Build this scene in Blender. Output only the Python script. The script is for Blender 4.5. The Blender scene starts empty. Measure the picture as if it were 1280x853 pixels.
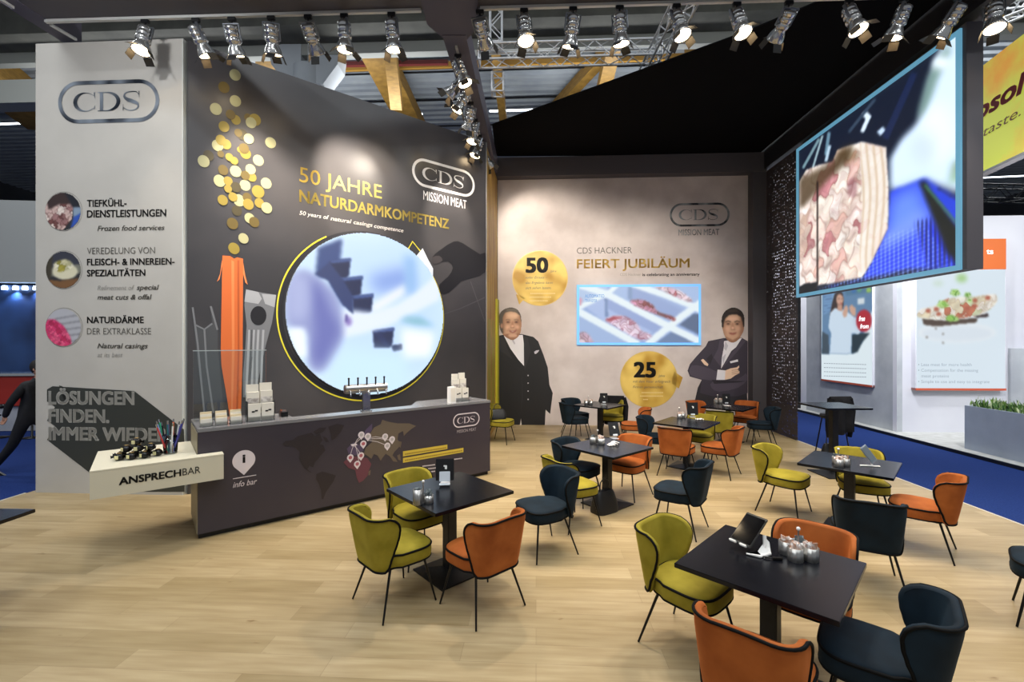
import bpy, bmesh, math, random
import numpy as np
from mathutils import Vector, Matrix, geometry
random.seed(7)
rng = np.random.default_rng(5)
SC = bpy.context.scene
COL = SC.collection
PI = math.pi
F = 569.0; CX = 640.0; HY = 428.0; EYE = 2.09     # camera constants of the 1280x853 frame
AX = math.radians(3.02)                           # the stand is turned by 3 degrees

def s2l(c):
    c = c/255.0
    return c/12.92 if c <= .04045 else ((c+.055)/1.055)**2.4
def rgb(r, g, b): return (s2l(r), s2l(g), s2l(b), 1)

# ---------------------------------------------------------------- materials
MATS = {}
def mat(name, col, rough=.6, metal=0, emit=None, es=0, sheen=0, spec=.5, coat=0, alpha=1):
    if name in MATS: return MATS[name]
    m = bpy.data.materials.new(name); m.use_nodes = True
    b = m.node_tree.nodes['Principled BSDF']
    b.inputs['Base Color'].default_value = rgb(*col)
    b.inputs['Roughness'].default_value = rough
    b.inputs['Metallic'].default_value = metal
    b.inputs['Specular IOR Level'].default_value = spec
    if emit:
        b.inputs['Emission Color'].default_value = rgb(*emit)
        b.inputs['Emission Strength'].default_value = es
    if sheen:
        b.inputs['Sheen Weight'].default_value = sheen
        b.inputs['Sheen Roughness'].default_value = .4
    if coat: b.inputs['Coat Weight'].default_value = coat
    MATS[name] = m
    return m
def N(m, t, **kw):
    n = m.node_tree.nodes.new(t)
    for k, v in kw.items(): setattr(n, k, v)
    return n
def L(m, a, b): m.node_tree.links.new(a, b)
def bsdf(m): return m.node_tree.nodes['Principled BSDF']
def mottle(m, c1, c2, scale=6, detail=4, bump=0, stretch=(1, 1, 1), coord='Object', lo=.35, hi=.65):
    tc = N(m, 'ShaderNodeTexCoord'); mp = N(m, 'ShaderNodeMapping')
    mp.inputs['Scale'].default_value = stretch
    L(m, tc.outputs[coord], mp.inputs['Vector'])
    no = N(m, 'ShaderNodeTexNoise'); no.inputs['Scale'].default_value = scale; no.inputs['Detail'].default_value = detail
    L(m, mp.outputs[0], no.inputs['Vector'])
    r = N(m, 'ShaderNodeValToRGB')
    r.color_ramp.elements[0].position = lo; r.color_ramp.elements[1].position = hi
    r.color_ramp.elements[0].color = rgb(*c1); r.color_ramp.elements[1].color = rgb(*c2)
    L(m, no.outputs['Fac'], r.inputs[0]); L(m, r.outputs[0], bsdf(m).inputs['Base Color'])
    if bump:
        bp = N(m, 'ShaderNodeBump'); bp.inputs['Strength'].default_value = bump; bp.inputs['Distance'].default_value = .01
        L(m, no.outputs['Fac'], bp.inputs['Height']); L(m, bp.outputs[0], bsdf(m).inputs['Normal'])
    return m
def velvet(name, c1, c2):
    m = mat(name, c1, .75, sheen=.32, spec=.2)
    mottle(m, c1, c2, 5, 3, .05, lo=.3, hi=.7)
    bsdf(m).inputs['Sheen Tint'].default_value = rgb(*[min(255, int(c*1.3+20)) for c in c2])
    return m
def glassy(name, tint=(225, 235, 235), a=.12):
    if name in MATS: return MATS[name]
    m = bpy.data.materials.new(name); m.use_nodes = True
    nt = m.node_tree; nt.nodes.clear()
    o = nt.nodes.new('ShaderNodeOutputMaterial'); t = nt.nodes.new('ShaderNodeBsdfTransparent')
    t.inputs[0].default_value = rgb(*tint)
    g = nt.nodes.new('ShaderNodeBsdfGlossy'); g.inputs['Roughness'].default_value = .05
    fr = nt.nodes.new('ShaderNodeFresnel'); fr.inputs['IOR'].default_value = 1.45
    ad = nt.nodes.new('ShaderNodeMath'); ad.operation = 'ADD'; ad.inputs[1].default_value = a; ad.use_clamp = True
    mx = nt.nodes.new('ShaderNodeMixShader')
    nt.links.new(fr.outputs[0], ad.inputs[0]); nt.links.new(ad.outputs[0], mx.inputs[0])
    nt.links.new(t.outputs[0], mx.inputs[1]); nt.links.new(g.outputs[0], mx.inputs[2]); nt.links.new(mx.outputs[0], o.inputs[0])
    MATS[name] = m
    return m
def picmat(name, es=1.0, attr='Col', lit=0.0):
    if name in MATS: return MATS[name]
    m = bpy.data.materials.new(name); m.use_nodes = True
    b = bsdf(m); a = N(m, 'ShaderNodeVertexColor'); a.layer_name = attr
    if es > 0:
        b.inputs['Base Color'].default_value = (.02, .02, .02, 1)
        L(m, a.outputs[0], b.inputs['Emission Color']); b.inputs['Emission Strength'].default_value = es
    else:
        L(m, a.outputs[0], b.inputs['Base Color'])
    b.inputs['Roughness'].default_value = .45
    MATS[name] = m
    return m

# ---------------------------------------------------------------- mesh builder
class MB:
    def __init__(s): s.v = []; s.f = []; s.mi = []; s.sm = []
    def add(s, vs, fs, mi=0, sm=False, M=None):
        o = len(s.v)
        for p in vs:
            p = Vector(p)
            if M is not None: p = M @ p
            s.v.append(p)
        for f in fs:
            s.f.append([i+o for i in f]); s.mi.append(mi); s.sm.append(sm)
        return s
    def box(s, c, d, mi=0, M=None, rz=0):
        x, y, z = d[0]/2, d[1]/2, d[2]/2
        vs = [Vector((a*x, b*y, e*z)) for a in (-1, 1) for b in (-1, 1) for e in (-1, 1)]
        R = Matrix.Translation(c) @ Matrix.Rotation(rz, 4, 'Z')
        vs = [R @ v for v in vs]
        return s.add(vs, [(0, 1, 3, 2), (4, 6, 7, 5), (0, 4, 5, 1), (2, 3, 7, 6), (0, 2, 6, 4), (1, 5, 7, 3)], mi, False, M)
    def bbox(s, c, d, b=.006, mi=0, M=None, rz=0):      # box with bevelled vertical and top edges
        bm = bmesh.new(); bmesh.ops.create_cube(bm, size=1)
        for v in bm.verts: v.co = Vector((v.co.x*d[0], v.co.y*d[1], v.co.z*d[2]))
        bmesh.ops.bevel(bm, geom=list(bm.edges), offset=b, segments=2, affect='EDGES')
        R = Matrix.Translation(c) @ Matrix.Rotation(rz, 4, 'Z')
        bm.verts.index_update()
        s.add([R @ v.co for v in bm.verts], [[v.index for v in f.verts] for f in bm.faces], mi, False, M); bm.free()
        return s
    def prism(s, poly, z0, z1, mi=0, M=None):
        n = len(poly)
        vs = [(p[0], p[1], z0) for p in poly]+[(p[0], p[1], z1) for p in poly]
        fs = [tuple(range(n))[::-1], tuple(range(n, 2*n))]+[(i, (i+1) % n, (i+1) % n+n, i+n) for i in range(n)]
        return s.add(vs, fs, mi, False, M)
    def tube(s, pts, r, n=8, mi=0, M=None, closed=False, caps=True):
        pts = [Vector(p) for p in pts]; k = len(pts)
        rs = r if isinstance(r, (list, tuple)) else [r]*k
        vs = []; fs = []; up = None
        for i, p in enumerate(pts):
            if closed: t = pts[(i+1) % k]-pts[i-1]
            else: t = pts[min(i+1, k-1)]-pts[max(i-1, 0)]
            if t.length < 1e-9: t = Vector((0, 0, 1))
            t.normalize()
            if up is None: up = Vector((0, 0, 1)) if abs(t.z) < .9 else Vector((1, 0, 0))
            a = t.cross(up)
            if a.length < 1e-6: a = t.cross(Vector((1, .3, 0)))
            a.normalize(); b = a.cross(t); up = b
            for j in range(n):
                w = 2*PI*j/n
                vs.append(p+(a*math.cos(w)+b*math.sin(w))*rs[i])
        m = k if closed else k-1
        for i in range(m):
            for j in range(n):
                i2 = (i+1) % k
                fs.append((i*n+j, i*n+(j+1) % n, i2*n+(j+1) % n, i2*n+j))
        s.add(vs, fs, mi, True, M)
        if caps and not closed:
            s.add(vs[:n], [tuple(range(n))[::-1]], mi, False, M); s.add(vs[-n:], [tuple(range(n))], mi, False, M)
        return s
    def lathe(s, prof, n=20, mi=0, M=None, sm=True, flute=0, nf=12):
        vs = []; fs = []; k = len(prof)
        for r, z in prof:
            for j in range(n):
                w = 2*PI*j/n
                rr = r*(1+flute*math.cos(nf*w)) if flute else r
                vs.append((rr*math.cos(w), rr*math.sin(w), z))
        for i in range(k-1):
            for j in range(n): fs.append((i*n+j, i*n+(j+1) % n, (i+1)*n+(j+1) % n, (i+1)*n+j))
        s.add(vs, fs, mi, sm, M)
        if prof[0][0] > 1e-5: s.add(vs[:n], [tuple(range(n))[::-1]], mi, False, M)
        if prof[-1][0] > 1e-5: s.add(vs[-n:], [tuple(range(n))], mi, False, M)
        return s
    def ball(s, c, r, mi=0, M=None, n=10, sc=(1, 1, 1)):
        prof = [(math.sin(PI*i/n)*r, -math.cos(PI*i/n)*r) for i in range(n+1)]
        T = Matrix.Translation(c) @ Matrix.Diagonal((*sc, 1))
        if M is not None: T = M @ T
        return s.lathe(prof, 12, mi, T)
    def grid(s, fn, nu, nv, mi=0, M=None, sm=True):
        vs = [fn(i/nu, j/nv) for j in range(nv+1) for i in range(nu+1)]
        fs = [(j*(nu+1)+i, j*(nu+1)+i+1, (j+1)*(nu+1)+i+1, (j+1)*(nu+1)+i) for j in range(nv) for i in range(nu)]
        return s.add(vs, fs, mi, sm, M)
    def build(s, name, mats, parent=None, world=False, **tags):
        me = bpy.data.meshes.new(name)
        vs = s.v
        if world and parent is not None:
            W = Matrix.Identity(4); p = parent
            while p: W = p.matrix_basis @ W; p = p.parent
            I = W.inverted(); vs = [I @ v for v in vs]
        me.from_pydata([tuple(v) for v in vs], [], s.f)
        if not isinstance(mats, (list, tuple)): mats = [mats]
        for m in mats: me.materials.append(m)
        me.polygons.foreach_set('material_index', s.mi); me.polygons.foreach_set('use_smooth', s.sm)
        me.update()
        o = bpy.data.objects.new(name, me); COL.objects.link(o)
        if parent: o.parent = parent
        for k, v in tags.items(): o[k] = v
        return o

def tag(o, label, cat, group=None):
    o['label'] = label; o['category'] = cat
    if group: o['group'] = group
    return o
def thing(name, label, cat, loc=(0, 0, 0), rz=0, group=None):
    o = bpy.data.objects.new(name, None); COL.objects.link(o); o.empty_display_size = .1
    o.location = loc; o.rotation_euler = (0, 0, rz)
    return tag(o, label, cat, group)
def solo(name, mb, mats, label, cat, loc=(0, 0, 0), rz=0, group=None):   # a thing that is one mesh, built in local coordinates
    o = mb.build(name, mats); o.location = loc; o.rotation_euler = (0, 0, rz)
    return tag(o, label, cat, group)
def struct(name, mb, mats): 
    o = mb.build(name, mats); o['kind'] = 'structure'; return o
def dup(root, loc, rz, label, group=None):
    def cp(o, par):
        c = o.copy(); COL.objects.link(c); c.parent = par
        for ch in o.children: cp(ch, c)
        return c
    r = cp(root, None); r.location = loc; r.rotation_euler = (0, 0, rz); r['label'] = label
    if group: r['group'] = group
    return r

# ---------------------------------------------------------------- upright planes of the stand
class Plane:
    def __init__(s, p0, p1):
        s.p = Vector((p0[0], p0[1], 0)); d = Vector((p1[0]-p0[0], p1[1]-p0[1], 0)); s.len = d.length; s.d = d.normalized()
        s.n = Vector((s.d.y, -s.d.x, 0))          # faces the viewer's side (right-hand of the left-to-right direction)
    def uz(s, px, py):                            # point of the plane seen at a pixel of the photograph
        r = (px-CX)/F
        u = (s.p.x-r*s.p.y)/(r*s.d.y-s.d.x)
        y = s.p.y+u*s.d.y
        return u, EYE+(HY-py)/F*y
    def at(s, u, z, off=0): return s.p+s.d*u+s.n*off+Vector((0, 0, z))
def G(px, py, z=0):                               # point at height z seen at a pixel
    y = F*(EYE-z)/(py-HY); return Vector(((px-CX)/F*y, y, z))
def box_on(pl, u0, u1, z0, z1, back=.12, front=0, mb=None, mi=0):
    mb = mb or MB()
    a, b, c, d = pl.at(u0, 0, front), pl.at(u1, 0, front), pl.at(u1, 0, -back), pl.at(u0, 0, -back)
    return mb.prism([(p.x, p.y) for p in (a, b, c, d)], z0, z1, mi)

def smooth(pts, k=6, closed=True):
    n = len(pts); out = []
    for i in range(n if closed else n-1):
        p0, p1, p2, p3 = (pts[(i-1) % n] if closed or i > 0 else pts[0]), pts[i], pts[(i+1) % n], (pts[(i+2) % n] if closed or i+2 < n else pts[-1])
        for j in range(k):
            t = j/k
            out.append(tuple(.5*((2*p1[a])+(-p0[a]+p2[a])*t+(2*p0[a]-5*p1[a]+4*p2[a]-p3[a])*t*t+(-p0[a]+3*p1[a]-3*p2[a]+p3[a])*t**3) for a in (0, 1)))
    if not closed: out.append(pts[-1])
    return out

_tc = {}
def text_mesh(s, bold=0.0, shear=0.0):
    key = (s, bold, shear)
    if key not in _tc:
        cu = bpy.data.curves.new('lettering_curve', 'FONT'); cu.body = s; cu.size = 1; cu.offset = bold; cu.shear = shear
        cu.resolution_u = 3; cu.fill_mode = 'FRONT'
        ob = bpy.data.objects.new('lettering_curve', cu); COL.objects.link(ob)
        dg = bpy.context.evaluated_depsgraph_get(); dg.update()
        me = bpy.data.meshes.new_from_object(ob.evaluated_get(dg))
        _tc[key] = ([tuple(v.co) for v in me.vertices], [tuple(p.vertices) for p in me.polygons])
        bpy.data.objects.remove(ob); bpy.data.curves.remove(cu); bpy.data.meshes.remove(me)
    return _tc[key]
CAP = None

class Print:
    """thin printed or cut lettering and shapes on an upright plane"""
    def __init__(s, pl, base=.004): s.pl = pl; s.mb = MB(); s.base = base; s.mats = []; s.lay = 0
    def m(s, m):
        if m not in s.mats: s.mats.append(m)
        return s.mats.index(m)
    def off(s, layer): return s.base+layer*.0012
    def poly_uz(s, pts, m, layer=0):
        try: tri = geometry.tessellate_polygon([[Vector((p[0], p[1], 0)) for p in pts]])
        except Exception: return
        s.mb.add([s.pl.at(p[0], p[1], s.off(layer)) for p in pts], [t for t in tri], s.m(m))
    def poly(s, pts, m, layer=0, sm=0):
        if sm: pts = smooth(pts, sm)
        s.poly_uz([s.pl.uz(*p) for p in pts], m, layer)
    def ell(s, cx, cy, rx, ry, m, layer=0, n=24, rot=0):
        c, d = math.cos(rot), math.sin(rot)
        s.poly([(cx+rx*math.cos(w)*c-ry*math.sin(w)*d, cy+rx*math.cos(w)*d+ry*math.sin(w)*c) for w in [2*PI*i/n for i in range(n)]], m, layer)
    def circ_uz(s, u, z, r, m, layer=0, n=40, r2=None):
        if r2 is None: s.poly_uz([(u+r*math.cos(2*PI*i/n), z+r*math.sin(2*PI*i/n)) for i in range(n)], m, layer)
        else: s.stroke_uz([(u+(r+r2)/2*math.cos(2*PI*i/n), z+(r+r2)/2*math.sin(2*PI*i/n)) for i in range(n+1)], abs(r-r2), m, layer)
    def stroke_uz(s, pts, w, m, layer=0):
        ws = w if isinstance(w, (list, tuple)) else [w]*len(pts)
        vs = []; k = len(pts); closed = (Vector(pts[0])-Vector(pts[-1])).length < 1e-6
        for i in range(k):
            if closed and i in (0, k-1): t = Vector(pts[1])-Vector(pts[-2])
            else: t = Vector(pts[min(i+1, k-1)])-Vector(pts[max(i-1, 0)])
            t = t.to_2d() if len(t) > 2 else t
            if t.length == 0: t = Vector((1, 0))
            t.normalize(); nn = Vector((-t.y, t.x))*ws[i]/2
            for q in (Vector(pts[i])+nn, Vector(pts[i])-nn): vs.append(s.pl.at(q.x, q.y, s.off(layer)))
        s.mb.add(vs, [(2*i, 2*i+1, 2*i+3, 2*i+2) for i in range(k-1)], s.m(m))
    def stroke(s, pts, w, m, layer=0, sm=0):
        if sm: pts = smooth(pts, sm, False)
        s.stroke_uz([s.pl.uz(*p) for p in pts], w, m, layer)
    def text(s, body, p0, p1, h, m, bold=0.0, shear=0.0, layer=1):
        """p0,p1: pixels of the baseline's two ends; h: capital height in pixels at p0"""
        global CAP
        if CAP is None: CAP = max(v[1] for v in text_mesh('H')[0])
        u0, z0 = s.pl.uz(*p0); u1, z1 = s.pl.uz(*p1)
        zt = s.pl.uz(p0[0], p0[1]-h)[1]
        s.text_uz(body, u0, (z0+z1)/2, zt-z0 if False else s.pl.uz(p0[0], p0[1]-h)[1]-z0, m, u1-u0, bold, shear, layer)
    def text_uz(s, body, u, z, h, m, w=None, bold=0.0, shear=0.0, layer=1):
        global CAP
        if CAP is None: CAP = max(v[1] for v in text_mesh('H')[0])
        vs, fs = text_mesh(body, 0.0, shear)
        if not vs: return
        if bold:
            n0 = len(vs); b = bold*1.25; V0, F0 = vs, fs; vs, fs = [], []
            for k, a in enumerate([None]+[PI/4*i for i in range(8)]):
                dx, dy = (0, 0) if a is None else (b*max(-.9, min(.9, 1.3*math.cos(a))), b*.75*max(-.9, min(.9, 1.3*math.sin(a))))
                vs += [(v[0]+dx, v[1]+dy, 0) for v in V0]; fs += [tuple(i+n0*k for i in f) for f in F0]
        x0 = min(v[0] for v in vs); x1 = max(v[0] for v in vs)
        sy = h/CAP; sx = (w/(x1-x0)) if w else sy
        s.mb.add([s.pl.at(u+(v[0]-x0)*sx, z+v[1]*sy, s.off(layer)) for v in vs], fs, s.m(m))
    def cds(s, u, z, w, m, layer=1, sub=None, mring=None, hs=1.0):
        """oval framed serif letters; u,z = centre, w = width"""
        h = w*.40*hs; r = h/2; k = 14; mr = mring or m; t = w*.036
        pts = []
        for i in range(k+1): a = PI/2+PI*i/k; pts.append((u-w/2+r+(r-t/2)*math.cos(a), z+(r-t/2)*math.sin(a)))
        for i in range(k+1): a = -PI/2+PI*i/k; pts.append((u+w/2-r+(r-t/2)*math.cos(a), z+(r-t/2)*math.sin(a)))
        pts.append(pts[0]); s.stroke_uz(pts, t, mr, layer)
        H = h*.43; W = w*.19
        def C(cx):
            p = []; ws = []
            for i in range(19):
                a = math.radians(42+276*i/18); p.append((cx+W*.55*math.cos(a), z+H*.5*math.sin(a)))
                ws.append(w*.006+w*.034*max(0, -math.cos(a))**1.2)
            s.stroke_uz(p, ws, m, layer)
            s.stroke_uz([(cx+W*.45, z+H*.52), (cx+W*.47, z+H*.18)], [w*.012, w*.004], m, layer)
            s.stroke_uz([(cx+W*.45, z-H*.40), (cx+W*.47, z-H*.20)], [w*.010, w*.004], m, layer)
        def D(cx):
            s.stroke_uz([(cx-W*.36, z-H*.5), (cx-W*.36, z+H*.5)], w*.032, m, layer)
            for q in (-1, 1): s.stroke_uz([(cx-W*.56, z+q*H*.5), (cx-W*.05, z+q*H*.5)], w*.008, m, layer)
            p = []; ws = []
            for i in range(15):
                a = math.radians(-90+180*i/14); p.append((cx-W*.10+W*.62*math.cos(a), z+H*.5*math.sin(a)))
                ws.append(w*.007+w*.032*max(0, math.cos(a))**1.2)
            s.stroke_uz(p, ws, m, layer)
        def S(cx):
            c = [(.40, .34), (.28, .48), (0, .51), (-.30, .44), (-.38, .26), (-.22, .09), (.08, -.03), (.34, -.16), (.36, -.36), (.14, -.50), (-.18, -.50), (-.42, -.36)]
            q = smooth(c, 3, False); n = len(q)
            ws = [w*.007+w*.028*math.exp(-((i/n-.5)/.17)**2) for i in range(n)]
            s.stroke_uz([(cx+x*W*.95, z+y*H) for x, y in q], ws, m, layer)
            s.stroke_uz([(cx+W*.40, z+H*.52), (cx+W*.40, z+H*.20)], [w*.010, w*.003], m, layer)
            s.stroke_uz([(cx-W*.42, z-H*.52), (cx-W*.42, z-H*.16)], [w*.010, w*.003], m, layer)
        C(u-w*.225); D(u); S(u+w*.225)
        if sub: s.text_uz('MISSION MEAT', u-w*.35, z-r-w*.20, w*.125, sub, w*.70, 0.0, 0, layer)
    def build(s, name, parent, label=None):
        o = s.mb.build(name, s.mats, parent, True)
        if label: o['label'] = label
        return o

# ---------------------------------------------------------------- pictures shown on screens and prints
class Canvas:
    def __init__(s, w, h, bg, conv=None):
        s.w, s.h = w, h; s.a = np.ones((h, w, 3))*np.array(bg, float)/255; s.conv = conv or (lambda x, y: (x, y))
        ys, xs = np.mgrid[0:h, 0:w]; s.X = (xs+.5)/w; s.Y = (ys+.5)/h
    def mask(s, pts, blur=0, sm=0):
        if sm: pts = smooth(pts, sm)
        P = [s.conv(*p) for p in pts]; m = np.zeros((s.h, s.w), bool); n = len(P)
        for i in range(n):
            (x0, y0), (x1, y1) = P[i], P[(i+1) % n]
            if y0 == y1: continue
            c = ((s.Y < y0) != (s.Y < y1)) & (s.X < (x1-x0)*(s.Y-y0)/(y1-y0)+x0)
            m ^= c
        m = m.astype(float)
        if blur: m = s.blur(m, blur)
        return m
    def blur(s, m, b):
        k = max(1, int(b*s.w))
        for _ in range(2):
            for ax in (0, 1):
                p = [(k, k) if a == ax else (0, 0) for a in range(m.ndim)]
                c = np.cumsum(np.pad(m, p, mode='edge'), axis=ax)
                n = m.shape[ax]
                hi = np.take(c, np.arange(n)+2*k, axis=ax)
                lo = np.take(c, np.maximum(np.arange(n)-1, 0), axis=ax)
                f = (np.arange(n) > 0).astype(float); f = f.reshape([-1 if a == ax else 1 for a in range(m.ndim)])
                m = (hi-lo*f)/(2*k+1)
        return m
    def put(s, m, col, al=1):
        col = np.array(col, float)
        if col.ndim == 1: col = col/255
        m = (m*al)[..., None]; s.a = s.a*(1-m)+col*m
    def fill(s, pts, col, blur=0, al=1, sm=0): s.put(s.mask(pts, blur, sm), col, al)
    def ell(s, cx, cy, rx, ry, col, blur=0, al=1, rot=0):
        c, d = math.cos(rot), math.sin(rot)
        s.fill([(cx+rx*math.cos(w)*c-ry*math.sin(w)*d, cy+rx*math.cos(w)*d+ry*math.sin(w)*c) for w in [2*PI*i/20 for i in range(20)]], col, blur, al)
    def line(s, pts, w, col, blur=0, al=1):
        q = [Vector(p) for p in pts]; l = []; r = []
        for i in range(len(q)):
            t = (q[min(i+1, len(q)-1)]-q[max(i-1, 0)]).normalized(); n = Vector((-t.y, t.x))*w/2
            l.append(tuple(q[i]+n)); r.append(tuple(q[i]-n))
        s.fill(l+r[::-1], col, blur, al)
    def cells(s, m, cols, n=80, edge=.25, sx=1.0, dark=(60, 25, 25), seed=1):
        g = np.random.default_rng(seed); cx = g.random(n); cy = g.random(n)*s.h/s.w
        X = s.X; Y = s.Y*s.h/s.w
        wx = X+.015*np.sin(Y*60)+.01*np.sin(X*90+Y*40); wy = Y+.015*np.sin(X*70)
        d1 = np.full(X.shape, 9.); d2 = d1.copy(); idx = np.zeros(X.shape, int)
        for i in range(n):
            d = np.hypot((wx-cx[i])*sx, wy-cy[i]); c = d < d1
            d2 = np.where(c, d1, np.minimum(d2, d)); d1 = np.where(c, d, d1); idx = np.where(c, i, idx)
        cc = np.array(cols, float)/255; pick = cc[g.integers(0, len(cc), n)]
        e = np.clip((d2-d1)*math.sqrt(n)*3.5, 0, 1)[..., None]
        e = 1-edge*(1-e)
        img = pick[idx]*e+np.array(dark)/255*(1-e)
        img *= (1+.07*np.sin(X*31+Y*17)*np.sin(Y*37+X*9))[..., None]
        s.put(m, np.clip(img, 0, 1))
    def mesh(s, pl, u0, u1, z0, z1, off, name, m, parent, inside=None, step=1):
        w, h = s.w, s.h
        mb = MB(); cols = []
        # one vertex per pixel centre, outermost ones moved to the border
        for j in range(h):
            v = j/(h-1)
            for i in range(w):
                t = i/(w-1); mb.v.append(pl.at(u0+(u1-u0)*t, z1+(z0-z1)*v, off))
        lin = np.clip(s.a, 0, 1); lin = np.where(lin <= .04045, lin/12.92, ((lin+.055)/1.055)**2.4)
        for j in range(h-1):
            for i in range(w-1):
                if inside is not None and not inside((i+.5)/(w-1), (j+.5)/(h-1)): continue
                a = j*w+i; mb.f.append((a, a+w, a+w+1, a+1)); mb.mi.append(0); mb.sm.append(False)
        o = mb.build(name, m, parent, True)
        at = o.data.color_attributes.new('Col', 'FLOAT_COLOR', 'POINT')
        at.data.foreach_set('color', np.concatenate([lin.reshape(-1, 3), np.ones((w*h, 1))], 1).astype(np.float32).ravel())
        return o
# ================================================================ materials of the stand
M_black = mat('black_satin', (16, 16, 18), .4)
M_blackm = mat('black_metal', (12, 12, 14), .35, .3)
M_white = mat('white_print', (232, 230, 224), .5)
M_ink = mat('black_ink', (22, 22, 20), .5)
M_inkg = mat('grey_ink', (96, 94, 88), .5)
M_inkl = mat('light_grey_ink', (150, 148, 142), .5)
M_wallgrey = mottle(mat('painted_grey_wall', (184, 180, 172), .5), (181, 177, 169), (187, 183, 175), 2)
M_edge = mat('wall_edge_white', (205, 208, 203), .5)
M_dark = mat('dark_laminate', (66, 64, 66), .34, spec=.5)
mottle(M_dark, (58, 57, 60), (76, 73, 74), .55, 3, coord='Object')
M_dark2 = mat('dark_print_shade', (44, 43, 46), .36)
M_beam = mat('dark_beam', (78, 75, 80), .6)
M_beamdk = mat('black_beam', (30, 29, 33), .55)
M_sail = mat('black_fabric', (7, 7, 9), .95, spec=.1)
M_counter = mottle(mat('counter_laminate', (54, 49, 57), .42), (52, 47, 56), (58, 52, 59), 1.2)
M_ctop = mat('counter_top_grey', (120, 120, 122), .22, spec=.6)
M_mural = mottle(mat('mural_plaster_print', (196, 186, 182), .55), (186, 176, 173), (204, 195, 192), 1.6, 6)
M_yellow = mat('yellow_line', (226, 214, 60), .5)
M_ygreen = mat('yellow_green_panel', (176, 170, 40), .5)
M_goldp = mat('gold_print', (178, 140, 48), .4)
mottle(M_goldp, (176, 136, 46), (226, 196, 104), 2.2, 1)
M_goldt = mat('gold_lettering', (190, 156, 60), .4)
mottle(M_goldt, (160, 122, 40), (226, 188, 84), 3.0, 1)
M_steel = mat('steel_logo', (120, 128, 140), .28, .8)
mottle(M_steel, (52, 58, 68), (176, 186, 198), 3.2, 1)
M_steelp = mat('steel_logo_mural', (90, 96, 104), .4)
mottle(M_steelp, (24, 28, 34), (140, 148, 152), 4.5, 1)
M_chrome = mat('chrome', (205, 205, 205), .16, 1)
M_alu = mat('brushed_aluminium', (176, 176, 176), .32, 1)
M_cream = mat('cream_laminate', (214, 208, 186), .4)
M_cream2 = mat('cream_laminate_edge', (200, 194, 172), .4)

# floor of wooden planks
def planks():
    m = mat('oak_planks', (180, 160, 120), .38, spec=.4)
    tc = N(m, 'ShaderNodeTexCoord'); mp = N(m, 'ShaderNodeMapping'); mp.inputs['Rotation'].default_value = (0, 0, AX)
    L(m, tc.outputs['Object'], mp.inputs['Vector'])
    br = N(m, 'ShaderNodeTexBrick'); br.offset = .37; br.offset_frequency = 2
    br.inputs['Scale'].default_value = 1; br.inputs['Brick Width'].default_value = 1.35; br.inputs['Row Height'].default_value = .185
    br.inputs['Mortar Size'].default_value = .0012; br.inputs['Bias'].default_value = 0
    br.inputs['Color1'].default_value = rgb(182, 163, 128); br.inputs['Color2'].default_value = rgb(158, 139, 103)
    br.inputs['Mortar'].default_value = rgb(140, 120, 90)
    L(m, mp.outputs[0], br.inputs['Vector'])
    m2 = N(m, 'ShaderNodeMapping'); m2.inputs['Scale'].default_value = (1.2, 14, 1); L(m, mp.outputs[0], m2.inputs['Vector'])
    n1 = N(m, 'ShaderNodeTexNoise'); n1.inputs['Scale'].default_value = 1.6; n1.inputs['Detail'].default_value = 6; L(m, m2.outputs[0], n1.inputs['Vector'])
    r1 = N(m, 'ShaderNodeValToRGB'); r1.color_ramp.elements[0].position = .3; r1.color_ramp.elements[1].position = .7
    r1.color_ramp.elements[0].color = rgb(226, 220, 208); r1.color_ramp.elements[1].color = rgb(255, 255, 252)
    L(m, n1.outputs['Fac'], r1.inputs[0])
    mx = N(m, 'ShaderNodeMix', data_type='RGBA', blend_type='MULTIPLY'); mx.inputs[0].default_value = 1
    L(m, br.outputs['Color'], mx.inputs[6]); L(m, r1.outputs[0], mx.inputs[7])
    # knots
    m3 = N(m, 'ShaderNodeMapping'); m3.inputs['Scale'].default_value = (2.2, 7, 1); L(m, mp.outputs[0], m3.inputs['Vector'])
    n2 = N(m, 'ShaderNodeTexNoise'); n2.inputs['Scale'].default_value = 1.8; n2.inputs['Detail'].default_value = 3; L(m, m3.outputs[0], n2.inputs['Vector'])
    r2 = N(m, 'ShaderNodeValToRGB'); r2.color_ramp.elements[0].position = .70; r2.color_ramp.elements[1].position = .78
    r2.color_ramp.elements[0].color = (1, 1, 1, 1); r2.color_ramp.elements[1].color = rgb(185, 165, 135)
    L(m, n2.outputs['Fac'], r2.inputs[0])
    my = N(m, 'ShaderNodeMix', data_type='RGBA', blend_type='MULTIPLY'); my.inputs[0].default_value = 1
    L(m, mx.outputs[2], my.inputs[6]); L(m, r2.outputs[0], my.inputs[7])
    L(m, my.outputs[2], bsdf(m).inputs['Base Color'])
    return m
M_planks = planks()
M_carpet = mottle(mat('blue_carpet', (30, 50, 104), .95, spec=.1), (27, 46, 98), (35, 56, 112), 60, 3, .1)
M_carpet2 = mottle(mat('hall_floor', (40, 46, 60), .8), (36, 42, 58), (48, 54, 68), 3)

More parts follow.
